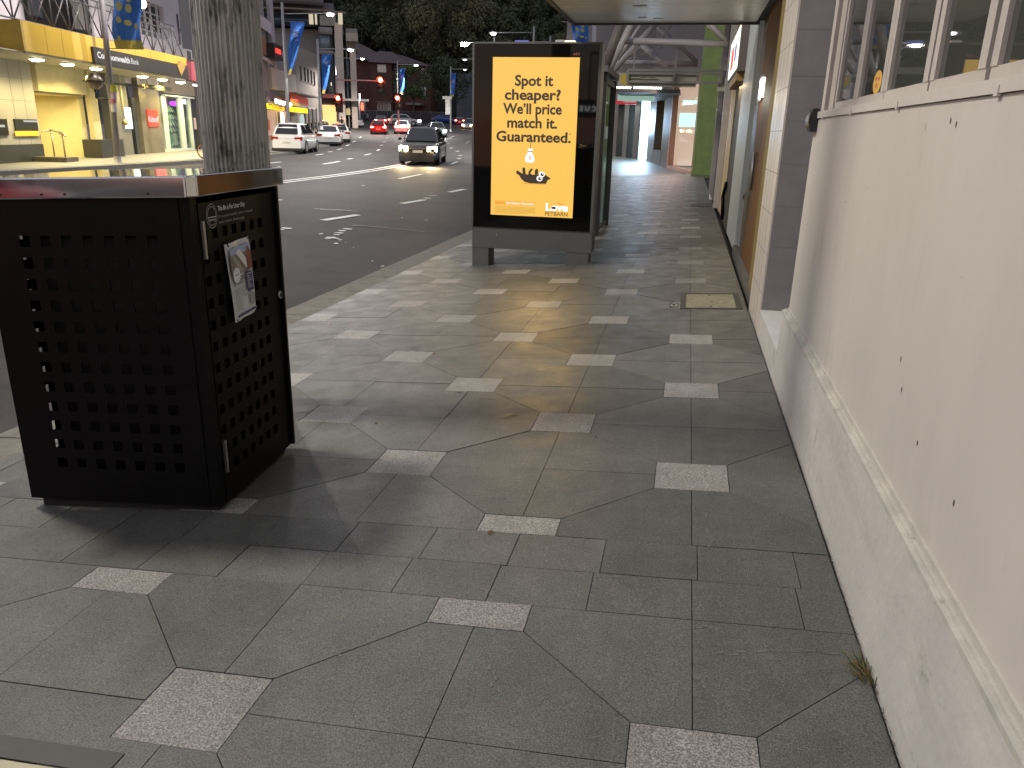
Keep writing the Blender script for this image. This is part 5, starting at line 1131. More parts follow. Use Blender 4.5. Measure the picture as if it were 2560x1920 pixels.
mb = MB(); fb.box(mb, q1(1480, 478), q1(1640, 655), AW-.1, AW+.05); bd_ = mb.build('board', mat('crimson_board', (.45, .07, .10), .5), ps); mb = MB(); s, z = S_(1562, 580, AW+.06); mb.tube(fb.P(s, z, AW+.051), fb.P(s, z, AW+.07), .35, .35, 16); mb.build('roundel', M_cream2, bd_)
# handrail and step
hr = thing('handrail', 'steel handrail beside the low step at the bank entrance', 'handrail', fb.P(*S_(420, 1220, .9), .9))
def hp(x, y, d): return fb.P(*S_(x, y, d), d)
mb = MB(); z0_ = GZ; a, b, c = hp(400, 1030, 0.2), hp(488, 1045, 1.1), hp(520, 1075, 1.5); mb.path([hp(330, 1040, .1), a, b], .03, 8); mb.path([b, c], .03, 8); mb.path([hp(400, 1020, .15), c], .03, 8); mb.tube((b.x, b.y, b.z), (b.x, b.y, GZ), .03, .03, 8); mb.tube((a.x, a.y, a.z), (a.x, a.y, GZ), .03, .03, 8)
mb.build('rail', mat('rail_bronze', (.3, .26, .17), .35, .6), hr)
mb = MB(); fb.sbox(mb, s1_+.05, S_(525, 1250, 1.3)[0], GZ-.2, GZ+.16, .04, 1.3); tag(mb.build('entrance_step', mat('step_brown', (.1, .085, .06), .6)), 'low brown entrance step under the handrail at the bank', 'step')
# bicycle half hidden behind the ribbed pole
bq = path_at(505, 397); by = bq.y
bk_ = thing('bicycle', 'bicycle with an orange rimmed wheel parked behind the ribbed pole', 'bicycle', bq)
for dx in (0, 1.05):
    mb = MB(); c = bq+V((dx+.05, .1, .34)); pts = [c+V((.32*math.cos(t), 0, .32*math.sin(t))) for t in [k*2*math.pi/20 for k in range(21)]]; mb.path(pts, .022, 6); wl = mb.build('wheel', mat('tyre_black', (.015, .015, .015), .8), bk_)
    mb = MB(); pts = [c+V((.285*math.cos(t), 0, .285*math.sin(t))) for t in [k*2*math.pi/20 for k in range(21)]]; mb.path(pts, .014, 6)
    for k in range(10): mb.tube(c, pts[k*2], .003, .003, 4)
    mb.build('rim', mat('rim_orange', (.5, .18, .03), .4), wl)
mb = MB(); o = bq+V((.05, .1, 0)); P_ = {'f': o+V((0, 0, .34)), 'h': o+V((.18, 0, .85)), 's': o+V((.75, 0, .85)), 'b': o+V((.55, 0, .3)), 'r': o+V((1.05, 0, .34))}
for a, b in ('fh', 'hs', 'hb', 'sb', 'br', 'sr'): mb.tube(P_[a], P_[b], .02, .02, 8)
mb.build('frame', M_black, bk_)
mb = MB(); mb.path([P_['h']+V((0, -.25, .15)), P_['h']+V((.05, 0, .14)), P_['h']+V((0, .25, .15))], .016, 6); mb.build('handlebar', M_black, bk_)
mb = MB(); mb.ball(P_['s']+V((0, 0, .06)), .12, 10, 6, 0, (1.1, .6, .35)); mb.build('saddle', M_black, bk_)

# ------------------------------------------------------------------ shops, tower and house further along
f5 = Fac(V((-36.7, 65, 0)), V((-47.3, 104, 0))); G5 = lpath(0, 75)-.1
def zq(x, y): return (660+x*160/2042, 200+y*130/1659)
def za_(x, y): return (660+x*200/2074, 40+y*160/1659)
def b5(nm, a, b, d0, d1, m, par, z0=None, z1=None): mb = MB(); f5.box(mb, a, b, d0, d1, 0, z0, z1); return mb.build(nm, m, par)
def T5(nm, lab, cat, a): return thing(nm, lab, cat, f5.P(*f5.st(a), 0))
o1 = T5('grey_building', 'tall grey block with a terracotta sign band just right of the ribbed pole', 'building', (660, 330))
b5('wall', (560, -80), (681, 340), -8, .0, mat('grey_block', (.26, .25, .245), .6, var=.1, scale=.4), o1, z0=G5-1)
b5('edge_pilaster', (676, -80), (685, 170), .001, .3, mat('pale_pil', (.4, .37, .39), .6), o1)
mb = MB(); f5.quad(mb, [za_(-200, -60), za_(0, 20), za_(190, 190), za_(200, 490), za_(0, 340), za_(-200, 200)], .35); mb.build('white_band', M_white2, o1)
mb = MB(); f5.quad(mb, [za_(-200, 420), za_(0, 560), za_(200, 830), za_(220, 1130), za_(0, 1000), za_(-200, 880)], .36); mb.build('terracotta_band', mat('terracotta', (.30, .15, .10), .6, var=.2, scale=.8), o1)
mb = MB(); f5.quad(mb, [za_(-200, 900), za_(0, 1040), za_(240, 1200), za_(240, 1280), za_(0, 1130), za_(-200, 980)], .5); mb.build('cream_band', mat('cream_band', (.45, .4, .36), .6), o1)
sh = T5('shop_terrace', 'lit shops under bright yellow sign boards behind the parked white SUV', 'shop', (700, 335))
b5('billboard', zq(225, -408), zq(1050, 440), -.4, .3, mat('pale_board', (.5, .46, .39), .6, var=.04), sh)
b5('lower_wall', (640, 232), (745, 345), -1, -.3, mat('shop_warm_wall', (.4, .25, .17), .6, var=.2, scale=.6), sh, z0=G5-1)
b5('lit_bay', zq(60, 960), zq(390, 1650), -.29, .0, emit('salmon_bay', (.70, .42, .28), .62), sh, z0=G5)
for x0, x1, nm, m in ((390, 465, 'white_post', M_white2), (550, 680, 'bright_doorway', emit('white_door', (1, .96, .8), 1.5)), (680, 720, 'crimson_post', mat('crimson_post', (.25, .02, .05), .5)), (725, 800, 'bright_doorway', MATS['white_door']), (465, 550, 'dark_bay', mat('olive_bay', (.12, .11, .08), .6))): b5(nm, zq(x0, 1010), zq(x1, 1600), -.2, .05, m, sh, z0=G5)
b5('mural_red', zq(85, 1260), zq(200, 1600), .005, .02, mat('mural_red', (.45, .1, .07), .6), sh)
y1_ = b5('yellow_sign_board', zq(50, 735), zq(430, 945), 1.6, 1.75, emit('yellow_sign', (1, .72, .0), 1.05, (.8, .6, 0)), sh)
y2_ = b5('orange_sign_board', zq(431, 760), zq(660, 985), 1.6, 1.74, emit('orange_sign', (1, .5, .0), 1.0, (.8, .5, 0)), sh)
mb = MB(); s, z = f5.st(zq(370, 890), 1.76); s2_, z2_ = f5.st(zq(160, 890), 1.76); s3, z3_ = f5.st(zq(580, 900), 1.76)
mb.text('Home', f5.M((s2_+s3)/2, z-.05, 1.765), .55, abs(s3-s2_), 0, .01); mb.build('lettering', emit('home_green', (.1, .16, .02), .5), y1_)
mb = MB(); f5.quad(mb, [zq(60, 350), zq(240, 360), zq(345, 460), zq(345, 690), zq(60, 690)], 1.6, .1); mb.build('purple_board', mat('purple_board', (.1, .075, .10), .6), sh)
for x, y in ((395, 672), (525, 710), (630, 740), (835, 790)): s, z = f5.st(zq(x, y), 2); mb = MB(); mb.ball(f5.P(s, z, 2), .17, 10, 6); mb.build('globe_bulb', emit('globe_white', (1, .93, .8), 7), sh)
mb = MB(); f5.quad(mb, [zq(345, 565), zq(560, 640), zq(700, 800), zq(640, 870), zq(345, 770)], 1.9, .1); mb.build('fabric_awning', mat('lilac_awning', (.3, .29, .34), .6), sh)
ys_ = T5('yellow_awning_shop', 'shop with a glowing yellow valance and red slanted board above', 'shop', (755, 340))
b5('valance', zq(830, 850), zq(1400, 1065), 1.8, 1.9, emit('yellow_valance', (1, .78, .0), 1.05, (.8, .6, 0)), ys_)
mb = MB(); f5.quad(mb, [zq(865, 390), zq(1410, 610), zq(1410, 830), zq(880, 650)], 1.5, .12); rb_ = mb.build('red_board', mat('red_board_paint', (.55, .06, .04), .5), ys_)
mb = MB()
for x0, y0, x1, y1 in ((965, 555, 1050, 580), (1140, 635, 1215, 655), (1290, 680, 1370, 700)): f5.box(mb, zq(x0, y0), zq(x1, y1), 1.5, 1.53)
mb.build('sign_mark', mat('pale_red', (.6, .2, .15), .5), rb_)
mb = MB(); f5.quad(mb, [zq(830, 655), zq(910, 660), zq(1310, 835), zq(840, 820)], 1.6, .1); mb.build('awning_side', mat('mustard_awning', (.30, .26, .08), .6), ys_)
b5('shop_wall', zq(820, 700), zq(1080, 1650), -.5, 0, mat('brown_shop', (.14, .11, .085), .6, var=.3, scale=.8), ys_, z0=G5)
lamp('AREA', f5.P(f5.st(zq(800, 1000), 1)[0], G5+3.2, 1.2), 260, (1, .75, .3), 4, f5.P(f5.st(zq(800, 1000), 1)[0], G5, 2), parent=ys_)
gb = T5('grey_office', 'grey two storey building with five tall narrow windows beyond the yellow shop', 'building', (770, 335))
mb = MB(); f5.quad(mb, [z2(370, 420), z2(575, 512), z2(600, 850), z2(600, 1120), z2(370, 1150), z2(370, 860)], -.05, 6); mb.build('wall', mat('warmgrey_wall', (.22, .195, .18), .6, var=.06, scale=.5), gb)
for k, x in enumerate((408, 444, 473, 503, 530)):
    y0, y1 = 605+k*14, 740+k*11; wv = b5('window', z2(x, y0), z2(x+19, y1), -.04, .0, mat('dark_window', (.02, .016, .018), .15), gb)
    mb = MB(); f5.box(mb, z2(x-1, y1), z2(x+21, y1+4), -.04, .08); mb.build('sill', MATS['warmgrey_wall'], wv)
b5('canopy', z2(380, 850), z2(585, 905), 0, 2.0, mat('grey_canopy', (.14, .14, .145), .6), gb); b5('white_fascia', z2(480, 985), z2(548, 1008), 1.5, 1.7, M_white2, gb)
for x in (455, 490, 525, 560): b5('column', z2(x, 1000), z2(x+14, 1160), .1, .3, mat('stone_col', (.2, .19, .18), .6), gb, z0=G5+.3)
mb = MB(); s, z = f5.st(z2(425, 1110), .4); mb.ball(f5.P(s, z, .4), .5, 10, 6, 0, (.5, .5, 1.3)); mb.build('lit_plant_display', emit('cool_display', (.6, .75, .7), .7), gb)
rs2 = T5('red_neon_sign', 'black sign box with a glowing red emblem above the pale billboard', 'sign', za_(380, 900))
b5('box', za_(250, 690), za_(530, 1180), .3, 1.0, mat('neon_box', (.03, .02, .02), .5), rs2); b5('red_emblem', za_(310, 830), za_(440, 1000), 1.001, 1.05, emit('neon_red', (.9, .03, .02), 2.2), rs2); b5('white_mark', za_(475, 920), za_(525, 1060), 1.001, 1.05, M_white2, rs2)
# curved modern building
md = T5('curved_building', 'modern apartment building with rounded balconies and a pale tower', 'building', (830, 310))
Mtw = mat('tower_render', (.6, .5, .43), .6, var=.06, scale=.3); Mmg = mat('mid_grey_render', (.25, .23, .22), .6, var=.08, scale=.3); Mgl = mat('blue_glass', (.05, .07, .10), .08, var=.4, scale=.3)
tw = V((-47.6, 104.5, 0)); f6 = Fac(V((-50.5, 100, 0)), V((-41, 104, 0)))      # faces the camera more squarely
def b6(nm, a, b, d0, d1, m, par=None, z0=None, z1=None): mb = MB(); f6.box(mb, a, b, d0, d1, 0, z0, z1); return mb.build(nm, m, par or md)
b6('tower', z2(720, 208), z2(827, 1070), -6, 0, Mtw, z0=.5); b6('tower_side', z2(862, 455), z2(938, 1070), -8, -.6, Mtw, z0=.5); b6('tower_link', z2(827, 260), z2(938, 456), -8, -1.2, Mmg)
b6('balcony_front', z2(827, 300), z2(940, 380), -1.19, .6, mat('balc_cream', (.40, .34, .28), .6))
wv = b6('window', z2(830, 360), z2(905, 456), -1.15, -.9, mat('lit_warm_dim', (.2, .15, .1), .3)); b6('window', z2(835, 560), z2(858, 700), -.55, -.4, Mgl); b6('window', z2(835, 760), z2(856, 895), -.55, -.4, Mgl)
b6('dark_slot', z2(700, 230), z2(722, 900), -3, -1, M_chr); b6('slot_wall', z2(827, 456), z2(862, 1070), -8, -.8, Mmg, z0=.5)
b6('glass_stair', z2(570, 480), z2(722, 870), -3, -1.2, mat('stair_glass', (.02, .022, .03), .06), z0=None)
for x in (640, 690): b6('stair_light', z2(x, 760), z2(x+6, 790), -1.19, -1.1, emit('stair_spot', (.9, .9, .8), 2))
b6('base_wall', z2(560, 870), z2(722, 1100), -3, -1.3, mat('base_purple', (.09, .07, .075), .6), z0=.5); b6('shop_glow', z2(610, 965), z2(755, 1090), -1.29, -1.1, emit('amber_shop', (1, .6, .22), 1.0, (.4, .25, .1)), z0=.8)
b6('restaurant_glow', z2(830, 1000), z2(870, 1060), -.5, -.4, emit('amber_dim', (.8, .6, .25), .6)); b6('red_canopy', z2(612, 862), z2(760, 905), -1.2, .6, mat('dusky_red', (.28, .07, .07), .6)); b6('white_slab', z2(730, 905), z2(1040, 935), -.5, 1.2, mat('slab_pale', (.38, .33, .31), .6))
def drum(nm, xa, ya, xb, yb, d, m, par=None, flat=.6):
    s0_, t0 = f6.st(z2(xa, ya), d); s1__, t1 = f6.st(z2(xb, yb), d); c = (s0_+s1__)/2; r = abs(s1__-s0_)/2; mb = MB(); n = 24; i = len(mb.v)
    for z in (min(t0, t1), max(t0, t1)):
        for k in range(n): a = 2*math.pi*k/n; mb.v.append(tuple(f6.P(c+r*math.cos(a), z, d-r*flat+r*flat*math.sin(a))))
    for k in range(n): mb.idx([k, (k+1) % n, n+(k+1) % n, n+k], 0, True)
    mb.idx(list(range(n-1, -1, -1))); mb.idx([n+k for k in range(n)]); return mb.build(nm, m, par or md)
drum('lower_balcony', 572, 245, 705, 318, .3, Mmg); drum('drum_glass', 580, 318, 690, 462, -.1, mat('drum_blue', (.14, .18, .22), .12, var=.4, scale=.4)); drum('drum_base', 572, 462, 722, 500, .2, Mmg)
b6('mid_wall', z2(150, 255), z2(720, 480), -9, -3.1, Mmg, z0=.5); b6('penthouse_wall', z2(120, 0), z2(720, 255), -9, -3.4, mat('pent_mauve', (.13, .115, .125), .6))
drum('penthouse_eave', -60, 50, 830, 110, 1.0, mat('eave_brown', (.20, .16, .125), .6), flat=.35); drum('penthouse_glass', -20, 110, 800, 255, -1.0, Mgl, flat=.35)
drum('penthouse_roof', 60, -60, 620, 48, -1.5, mat('roof_mauve', (.12, .10, .10), .6), flat=.35)
for x0, x1 in ((485, 530), (540, 565), (755, 800)): b6('lit_window', z2(x0, 118), z2(x1, 225), .1, .2, emit('pent_light', (1, .85, .6), .55))
b6('lit_terrace', z2(585, 135), z2(735, 240), -.4, -.3, mat('terrace_pale', (.33, .32, .28), .5))
mb = MB()
for x in (640, 680, 720): mb.tube(f6.P(*f6.st(z2(x, 180), .6), .6), f6.P(*f6.st(z2(x, 245), .6), .6), .04, .04, 6)
mb.build('terrace_rail', M_gald, md)
lamp('AREA', f6.P(f6.st(z2(680, 1000))[0], 3.6, 1), 200, (1, .65, .3), 4, f6.P(f6.st(z2(680, 1000))[0], 0, 4), parent=md)
# brick house
hs_ = thing('brick_house', 'dark red brick three storey house with hipped tile roofs below the wooded hill', 'house', (-60, 160, 3))
f7 = Fac(V((-70, 160, 0)), V((-48, 162, 0))); Mbr = mat('dark_brick', (.095, .036, .028), .8, var=.25, scale=1.2); Mrf = mat('roof_tile', (.085, .055, .06), .7, var=.25, scale=1.2); Mwf = mat('white_sash', (.6, .56, .54), .5)
def b7(nm, a, b, d0, d1, m, par=None, z0=None): mb = MB(); f7.box(mb, z2(*a), z2(*b), d0, d1, 0, z0); return mb.build(nm, m, par or hs_)
b7('wall', (895, 560), (1080, 1080), -12, -3, Mbr, z0=2); b7('front_bay', (1050, 575), (1260, 1080), -10, 0, Mbr, z0=2); b7('side_wing', (1260, 590), (1610, 1080), -10, -2, Mbr, z0=2)
def roofm(nm, L, R, ridge, d0, d1, rd_):
    a, b = f7.st(z2(*L), d1), f7.st(z2(*R), d1); r0, r1 = f7.st(z2(*ridge[0]), rd_), f7.st(z2(*ridge[1]), rd_); mb = MB()
    p = [f7.P(a[0], a[1], d1), f7.P(b[0], b[1], d1), f7.P(b[0], b[1], d0), f7.P(a[0], a[1], d0)]; q = [f7.P(r0[0], r0[1], rd_), f7.P(r1[0], r1[1], rd_)]
    mb.poly([p[0], p[1], q[1], q[0]]); mb.poly([p[1], p[2], q[1]]); mb.poly([p[2], p[3], q[0], q[1]]); mb.poly([p[3], p[0], q[0]]); mb.poly(p[::-1]); return mb.build(nm, Mrf, hs_)
roofm('roof', (860, 545), (1200, 565), ((930, 395), (1000, 420)), -14, -1.5, -7); roofm('roof', (1030, 570), (1420, 590), ((1130, 470), (1250, 478)), -12, .8, -5); roofm('roof', (1240, 585), (1640, 615), ((1310, 500), (1380, 520)), -12, -1.2, -6)
for x0, y0, x1, y1, d in ((1120, 595, 1202, 668, 0), (1235, 600, 1300, 645, -2), (1525, 630, 1572, 705, -2), (1120, 780, 1180, 850, 0), (1235, 780, 1290, 850, -2), (1120, 945, 1205, 1030, 0), (1212, 950, 1245, 1032, 0), (1522, 795, 1568, 885, -2)):
    fr = MB(); s0_, t1 = f7.st(z2(x0, y0), d); s1__, t0 = f7.st(z2(x1, y1), d); wd_ = .16
    f7.sbox(fr, s0_, s1__, t0, t0+wd_, d, d+.12); f7.sbox(fr, s0_, s1__, t1-wd_, t1, d, d+.12)
    for s in (s0_, (s0_*2+s1__)/3, (s0_+2*s1__)/3, s1__-wd_): f7.sbox(fr, s, s+wd_, t0+wd_+.001, t1-wd_-.001, d, d+.12)
    o = fr.build('window', Mwf, hs_); pn = MB(); f7.sbox(pn, s0_+.05, s1__-.05, t0+.05, t1-.05, d+.005, d+.05); pn.build('pane', mat('house_pane', (.06, .055, .05), .12, var=.5, scale=.4) if y0 != 595 else emit('house_lit', (.32, .27, .2), .5), o)
b7('porch_slab', (1380, 945), (1520, 970), -2, .8, mat('porch_grey', (.2, .17, .16), .6)); b7('awning_slab', (1100, 935), (1250, 945), 0, .8, MATS['porch_grey'])
# pale wall behind the fence on the right of the house, construction fence
pw_ = thing('pale_house', 'pale blue grey house wall glimpsed between dark trees on the right', 'house', atY(*z2(1900, 850), 165))
mb = MB(); a, b = atY(*z2(1850, 680), 165), atY(*z2(2010, 960), 165); mb.box((a.x, 165, 2), (b.x+6, 172, a.z)); mb.build('wall', mat('slate_wall', (.11, .11, .14), .7, var=.2, scale=.3), pw_)
mb = MB(); a, b = atY(*z2(1925, 760), 164.9), atY(*z2(1960, 800), 164.9); mb.box((a.x, 164.85, b.z), (b.x, 164.99, a.z)); mb.build('window', MATS['house_pane'], pw_)
fn = thing('mesh_fence', 'long grey temporary fence with pale posts in front of the brick house', 'fence', atY(*z2(1300, 1090), 148))
f8 = Fac(atY(*z2(905, 1095), 146), atY(*z2(1790, 1088), 150)); sA, sB = f8.st(z2(905, 1060))[0], f8.st(z2(1790, 1060))[0]
zf0, zf1 = rise(148)-.3, f8.st(z2(1350, 1025))[1]
mb = MB(); f8.sbox(mb, sA, sB, zf0, zf1-.05, -.03, 0); mb.build('mesh_panel', mat('fence_mesh', (.065, .058, .056), .8, var=.3, scale=2), fn)
s = min(sA, sB)
while s < max(sA, sB): mb = MB(); f8.sbox(mb, s, s+.1, zf0, zf1+.1, .001, .09); mb.build('post', mat('fence_post', (.2, .18, .18), .5), fn); s += 2.1
mb = MB(); f8.sbox(mb, sA, sB, zf1-.049, zf1+.02, -.02, .0); mb.build('top_rail', MATS['fence_post'], fn)
# two lamps further up the road whose glow shows in the window panes, and the lit sign mirrored in the kiosk glass
for i, px in enumerate(((1445, 320), (1935, 325))):
    v = ray(1780+px[0]*.35262, px[1]*.35262); P = atX(1780+px[0]*.35262, px[1]*.35262, .722); v = V((-v.x, v.y, v.z)); L = P+v*((8.2-P.z)/v.z)
    t = thing('street_light', ['street light over the far road hidden behind the kiosk, farther of two', 'street light over the far road hidden behind the kiosk, nearer of two'][i], 'street light', (L.x+2.5, L.y, -.1), group='street lights along the road')
    mb = MB(); mb.tube((L.x+2.5, L.y, -.1), (L.x+2.5, L.y, L.z+.6), .12, .07, 12); mb.build('pole', M_gal, t)
    mb = MB(); mb.tube((L.x+2.5, L.y, L.z+.2), (L.x+.2, L.y, L.z+.15), .035, .03, 8); mb.build('arm', M_gal, t)
    mb = MB(); mb.box((L.x-.32, L.y-.13, L.z+.12), (L.x+.32, L.y+.13, L.z+.2)); hd = mb.build('lamp_head', M_lhead, t)
    mb = MB(); mb.ball((L.x, L.y, L.z), .26, 12, 8, 0, (1.3, 1, .5)); mb.build('lens', emit('led_lens_strong', (1, .97, .92), 120), hd)
v = ray(1160+980*.31646, 858*.31646); P = atY(1160+980*.31646, 858*.31646, 9.62); v = v/v.y; L = P+V((v.x, -1, v.z))*19.6
t = thing('lit_sign', 'black hanging sign with white letters behind the viewer, mirrored in the kiosk glass', 'sign', L)
mb = MB(); mb.box((L.x-.6, L.y-.12, L.z-.3), (L.x+.6, L.y, L.z+.3)); bd_ = mb.build('board', M_blk, t)
mb = MB(); mb.text('C U E', MX.Translation((L.x, L.y+.01, L.z-.08)) @ MX.Rotation(math.pi, 4, 'Z') @ MX.Rotation(R_(90), 4, 'X'), .17, .6, 0, .02); mb.build('lettering', emit('cue_white', (1, 1, 1), 9), bd_)
mb = MB(); mb.tube((L.x, L.y-.06, L.z+.3), (L.x, L.y-.06, 4.2), .03, .03, 8); mb.tube((L.x, L.y-.06, 4.2), (1.2, L.y-.06, 4.2), .04, .04, 8); mb.build('bracket', M_gald, t)
# ------------------------------------------------------------------ vehicles
def paint(name, c, rough=.22, metal=0.): return mat(name, c, rough, metal, var=.03, coat=.7)
M_cgl = mat('car_glass', (.010, .011, .013), .05, var=0, spec=.8); M_tyre = mat('car_tyre', (.012, .012, .012), .85); M_rim = mat('car_rim', (.35, .35, .36), .3, .8)
M_blt = mat('car_black_trim', (.012, .012, .012), .6); M_tlo = mat('tail_red_off', (.22, .008, .01), .2); M_tl = emit('tail_red_lit', (1, .05, .03), 9); M_tlc = emit('tail_hot', (1, .35, .25), 16); M_hlo = mat('headlight_off', (.4, .4, .42), .15); M_plate = mat('number_plate', (.42, .42, .38), .5)
M_hlw = emit('headlight_warm', (1, .80, .45), 30); M_hlc = emit('headlight_cool', (.85, 1, .95), 26)
SHAPES = {   # lower body top line (t along length 0 rear..1 front, z fraction), cabin: rear base, rear top, front top, front base (t), L, W, H
    'suv': dict(L=4.75, W=1.92, H=1.72, top=[(0, .48), (.02, .60), (.08, .63), (.5, .62), (.72, .605), (.93, .55), (.985, .48), (1, .36)], cab=(.02, .14, .56, .745), z0=.20, wh=.36),
    'sedan': dict(L=4.65, W=1.82, H=1.44, top=[(0, .46), (.02, .66), (.10, .68), (.5, .655), (.72, .63), (.93, .54), (.985, .46), (1, .34)], cab=(.13, .30, .58, .73), z0=.17, wh=.325),
    'hatch': dict(L=4.2, W=1.78, H=1.47, top=[(0, .46), (.02, .62), (.1, .645), (.5, .635), (.72, .61), (.93, .54), (.985, .46), (1, .34)], cab=(.02, .17, .58, .74), z0=.17, wh=.32)}
def make_car(label, shape, col, P, head, tail='off', lights='off', beam=0, plate=True, group='cars on the road'):
    S = SHAPES[shape]; L, W, H, z0 = S['L'], S['W'], S['H'], S['z0']
    d = V(head).normalized(); zf = lambda s: gnd(P.x+d.x*s, P.y+d.y*s)
    yv = V((d.x, d.y, (zf(1.3)-zf(-1.3))/2.6)).normalized(); xv = yv.cross(UP).normalized(); zv = xv.cross(yv)
    M = MX((xv, yv, zv)).transposed().to_4x4(); M.translation = V((P.x, P.y, (zf(1.3)+zf(-1.3))/2+.012))
    t = thing('car', label, 'car', M=M, group=group)
    q = lambda x, y, z: M @ V((x, y, z)); Y = lambda u: (u-.5)*L
    def top(u):
        T = S['top']
        for (a, za), (b, zb) in zip(T, T[1:]):
            if a <= u <= b: return (za+(zb-za)*(u-a)/(b-a))*H
        return T[-1][1]*H
    def wid(u): return W/2*(1-.16*max(0, (u-.8)/.2)**2.2-.10*max(0, (.12-u)/.12)**2)
    mb = MB(); us = [0, .008, .03, .08, .16, .25, .35, .45, .55, .65, .74, .82, .89, .94, .975, .992, 1]; rings = []
    for u in us:
        w_, zt = wid(u), top(u); e = .0 if .01 < u < .99 else .05
        pr = [(.80, z0), (.955, z0+.03), (1.0-e, z0+.16), (1.0-e*.6, zt*.62+.05), (.975-e, zt*.86), (.93-e, zt*.965), (.80-e, zt), (.4, zt+.018)]
        rings.append([mb.vert(q(s*w_*x, Y(u), z)) for s, seq in ((1, pr), (-1, pr[::-1])) for x, z in seq])
    for a, b in zip(rings, rings[1:]):
        for k in range(len(a)): mb.idx([a[k], a[(k+1) % len(a)], b[(k+1) % len(a)], b[k]], 0, True)
    mb.idx(rings[0]); mb.idx(rings[-1][::-1])
    rb, rt, ft, fb_ = S['cab']; wb_, wt = W/2*.90, W/2*.665
    cs = [(rb, top(max(rb, .03))-.03, wb_*.93), ((rb*.45+rt*.55), (top(.1)*.42+H*.58), wb_*.86), (rt-.008, H*.955, wt*.98), (rt+.03, H*.985, wt), ((rt+ft)/2, H, wt*1.03), (ft-.04, H*.985, wt), (ft, H*.96, wt*.98), ((ft+fb_)/2, (top(.7)*.5+H*.48), wb_*.88), (fb_, top(fb_)-.02, wb_*.95)]
    rg = []
    for u, z, w_ in cs:
        bz = top(min(.99, max(.03, u)))-.03; wbase = wb_*(1 if .1 < u < .7 else .96)
        rg.append([mb.vert(q(s*x, Y(u), zz_)) for s, seq in ((1, [(wbase, bz), (w_*.5+wbase*.5+.012, bz*.5+z*.5), (w_, z-.03), (w_*.88, z), (0.3*w_, z+.006)]), (-1, [(.3*w_, z+.006), (w_*.88, z), (w_, z-.03), (w_*.5+wbase*.5+.012, bz*.5+z*.5), (wbase, bz)])) for x, zz_ in seq])
    for a, b in zip(rg, rg[1:]):
        for k in range(9): mb.idx([a[k], a[k+1], b[k+1], b[k]], 0, True)
    body = mb.build('body', col, t)
    def pane(nm, pts, off, m=M_cgl, par=t):
        n = (pts[1]-pts[0]).cross(pts[2]-pts[0]).normalized(); c = sum(pts, V((0, 0, 0)))/len(pts)
        if n.dot(c-V((0, 0, H*.45))) < 0: n = -n
        mb = MB(); mb.prism([M @ (p+n*off) for p in pts], (M.to_3x3() @ n)*-.02); return mb.build(nm, m, par)
    zb_r, zb_f = top(max(.05, rb))+.02, top(fb_)+.02
    pane('rear_window', [V((-wb_*.78, Y(rb)+.03, zb_r+.02)), V((wb_*.78, Y(rb)+.03, zb_r+.02)), V((wt*.84, Y(rt)-.02, H*.94)), V((-wt*.84, Y(rt)-.02, H*.94))], .05)
    pane('windscreen', [V((-wb_*.86, Y(fb_)-.05, zb_f)), V((wb_*.86, Y(fb_)-.05, zb_f)), V((wt*.86, Y(ft)+.02, H*.945)), V((-wt*.86, Y(ft)+.02, H*.945))], .05)
    for s in (1, -1):
        um = (rt+ft)/2-.01; zl_, zh = H*.66, H*.93
        x0, x1 = s*(wb_*.985), s*(wt*1.02)
        for (a0, a1, b1, b0) in ((rb+(rt-rb)*.45+.03, um-.01, um-.01, rt+.035), (um+.012, fb_-.06, ft-.02, um+.012)):
            pane('side_window', [V((x0, Y(a0), zl_)), V((x0, Y(a1), zl_)), V((x1, Y(b1), zh)), V((x1, Y(b0), zh))], .035)
        for u in (.19, .80):
            r = S['wh']; mb = MB(); c = V((s*(W/2-.11), Y(u), r)); mb.tube(M @ (c-V((s*.10, 0, 0))), M @ (c+V((s*.115, 0, 0))), r, r*.96, 20); wh = mb.build('wheel', M_tyre, t)
            mb = MB(); mb.tube(M @ (c+V((s*.1, 0, 0))), M @ (c+V((s*.121, 0, 0))), r*.68, r*.62, 14); mb.build('rim', M_rim, wh)
            mb = MB()
            for k in range(12):
                a0, a1 = math.pi*k/12*1.1-.15, math.pi*(k+1)/12*1.1-.15; R1, R0 = r*1.20, r*1.0
                mb.poly([M @ V((s*(W/2+.004), Y(u)+R*math.cos(a), r+R*math.sin(a))) for R, a in ((R0, a0), (R1, a0), (R1, a1), (R0, a1))])
            mb.build('wheel_arch', M_blt if shape == 'suv' else mat('arch_shadow_gap', (.02, .02, .02), .8), t)
        mb = MB(); c = V((s*(W/2+.06), Y(fb_-.03), H*.68)); mb.ball(M @ c, .1, 10, 6, 0, (1, .7, .75)); mb.build('mirror', M_blt, t)
        lit = tail == 'on'
        mb = MB(); xo, xi = s*W/2*.955, s*W/2*.50; zt_, zb2 = top(.03)*.93, top(.03)*.93-.2; yb = Y(0)-.012
        mb.hexa([q(xi, yb, zb2+.05), q(xo, yb+.04, zb2), q(xo, yb+.22, zb2), q(xi, yb+.2, zb2+.05), q(xi, yb, zt_-.03), q(xo, yb+.04, zt_), q(xo, yb+.22, zt_), q(xi, yb+.2, zt_-.03)])
        o = mb.build('tail_light', M_tl if lit else M_tlo, t)
        if lit: mb = MB(); mb.ball(q(s*W/2*.74, yb-.005, (zt_+zb2)/2), .1, 10, 6, 0, (1.5, .4, .7)); mb.build('bulb', M_tlc, o)
        mb = MB(); xo, xi = s*W/2*.92, s*W/2*.48; yf = Y(1)+.02; zt_ = top(.97)*1.0; zb2 = zt_-.24
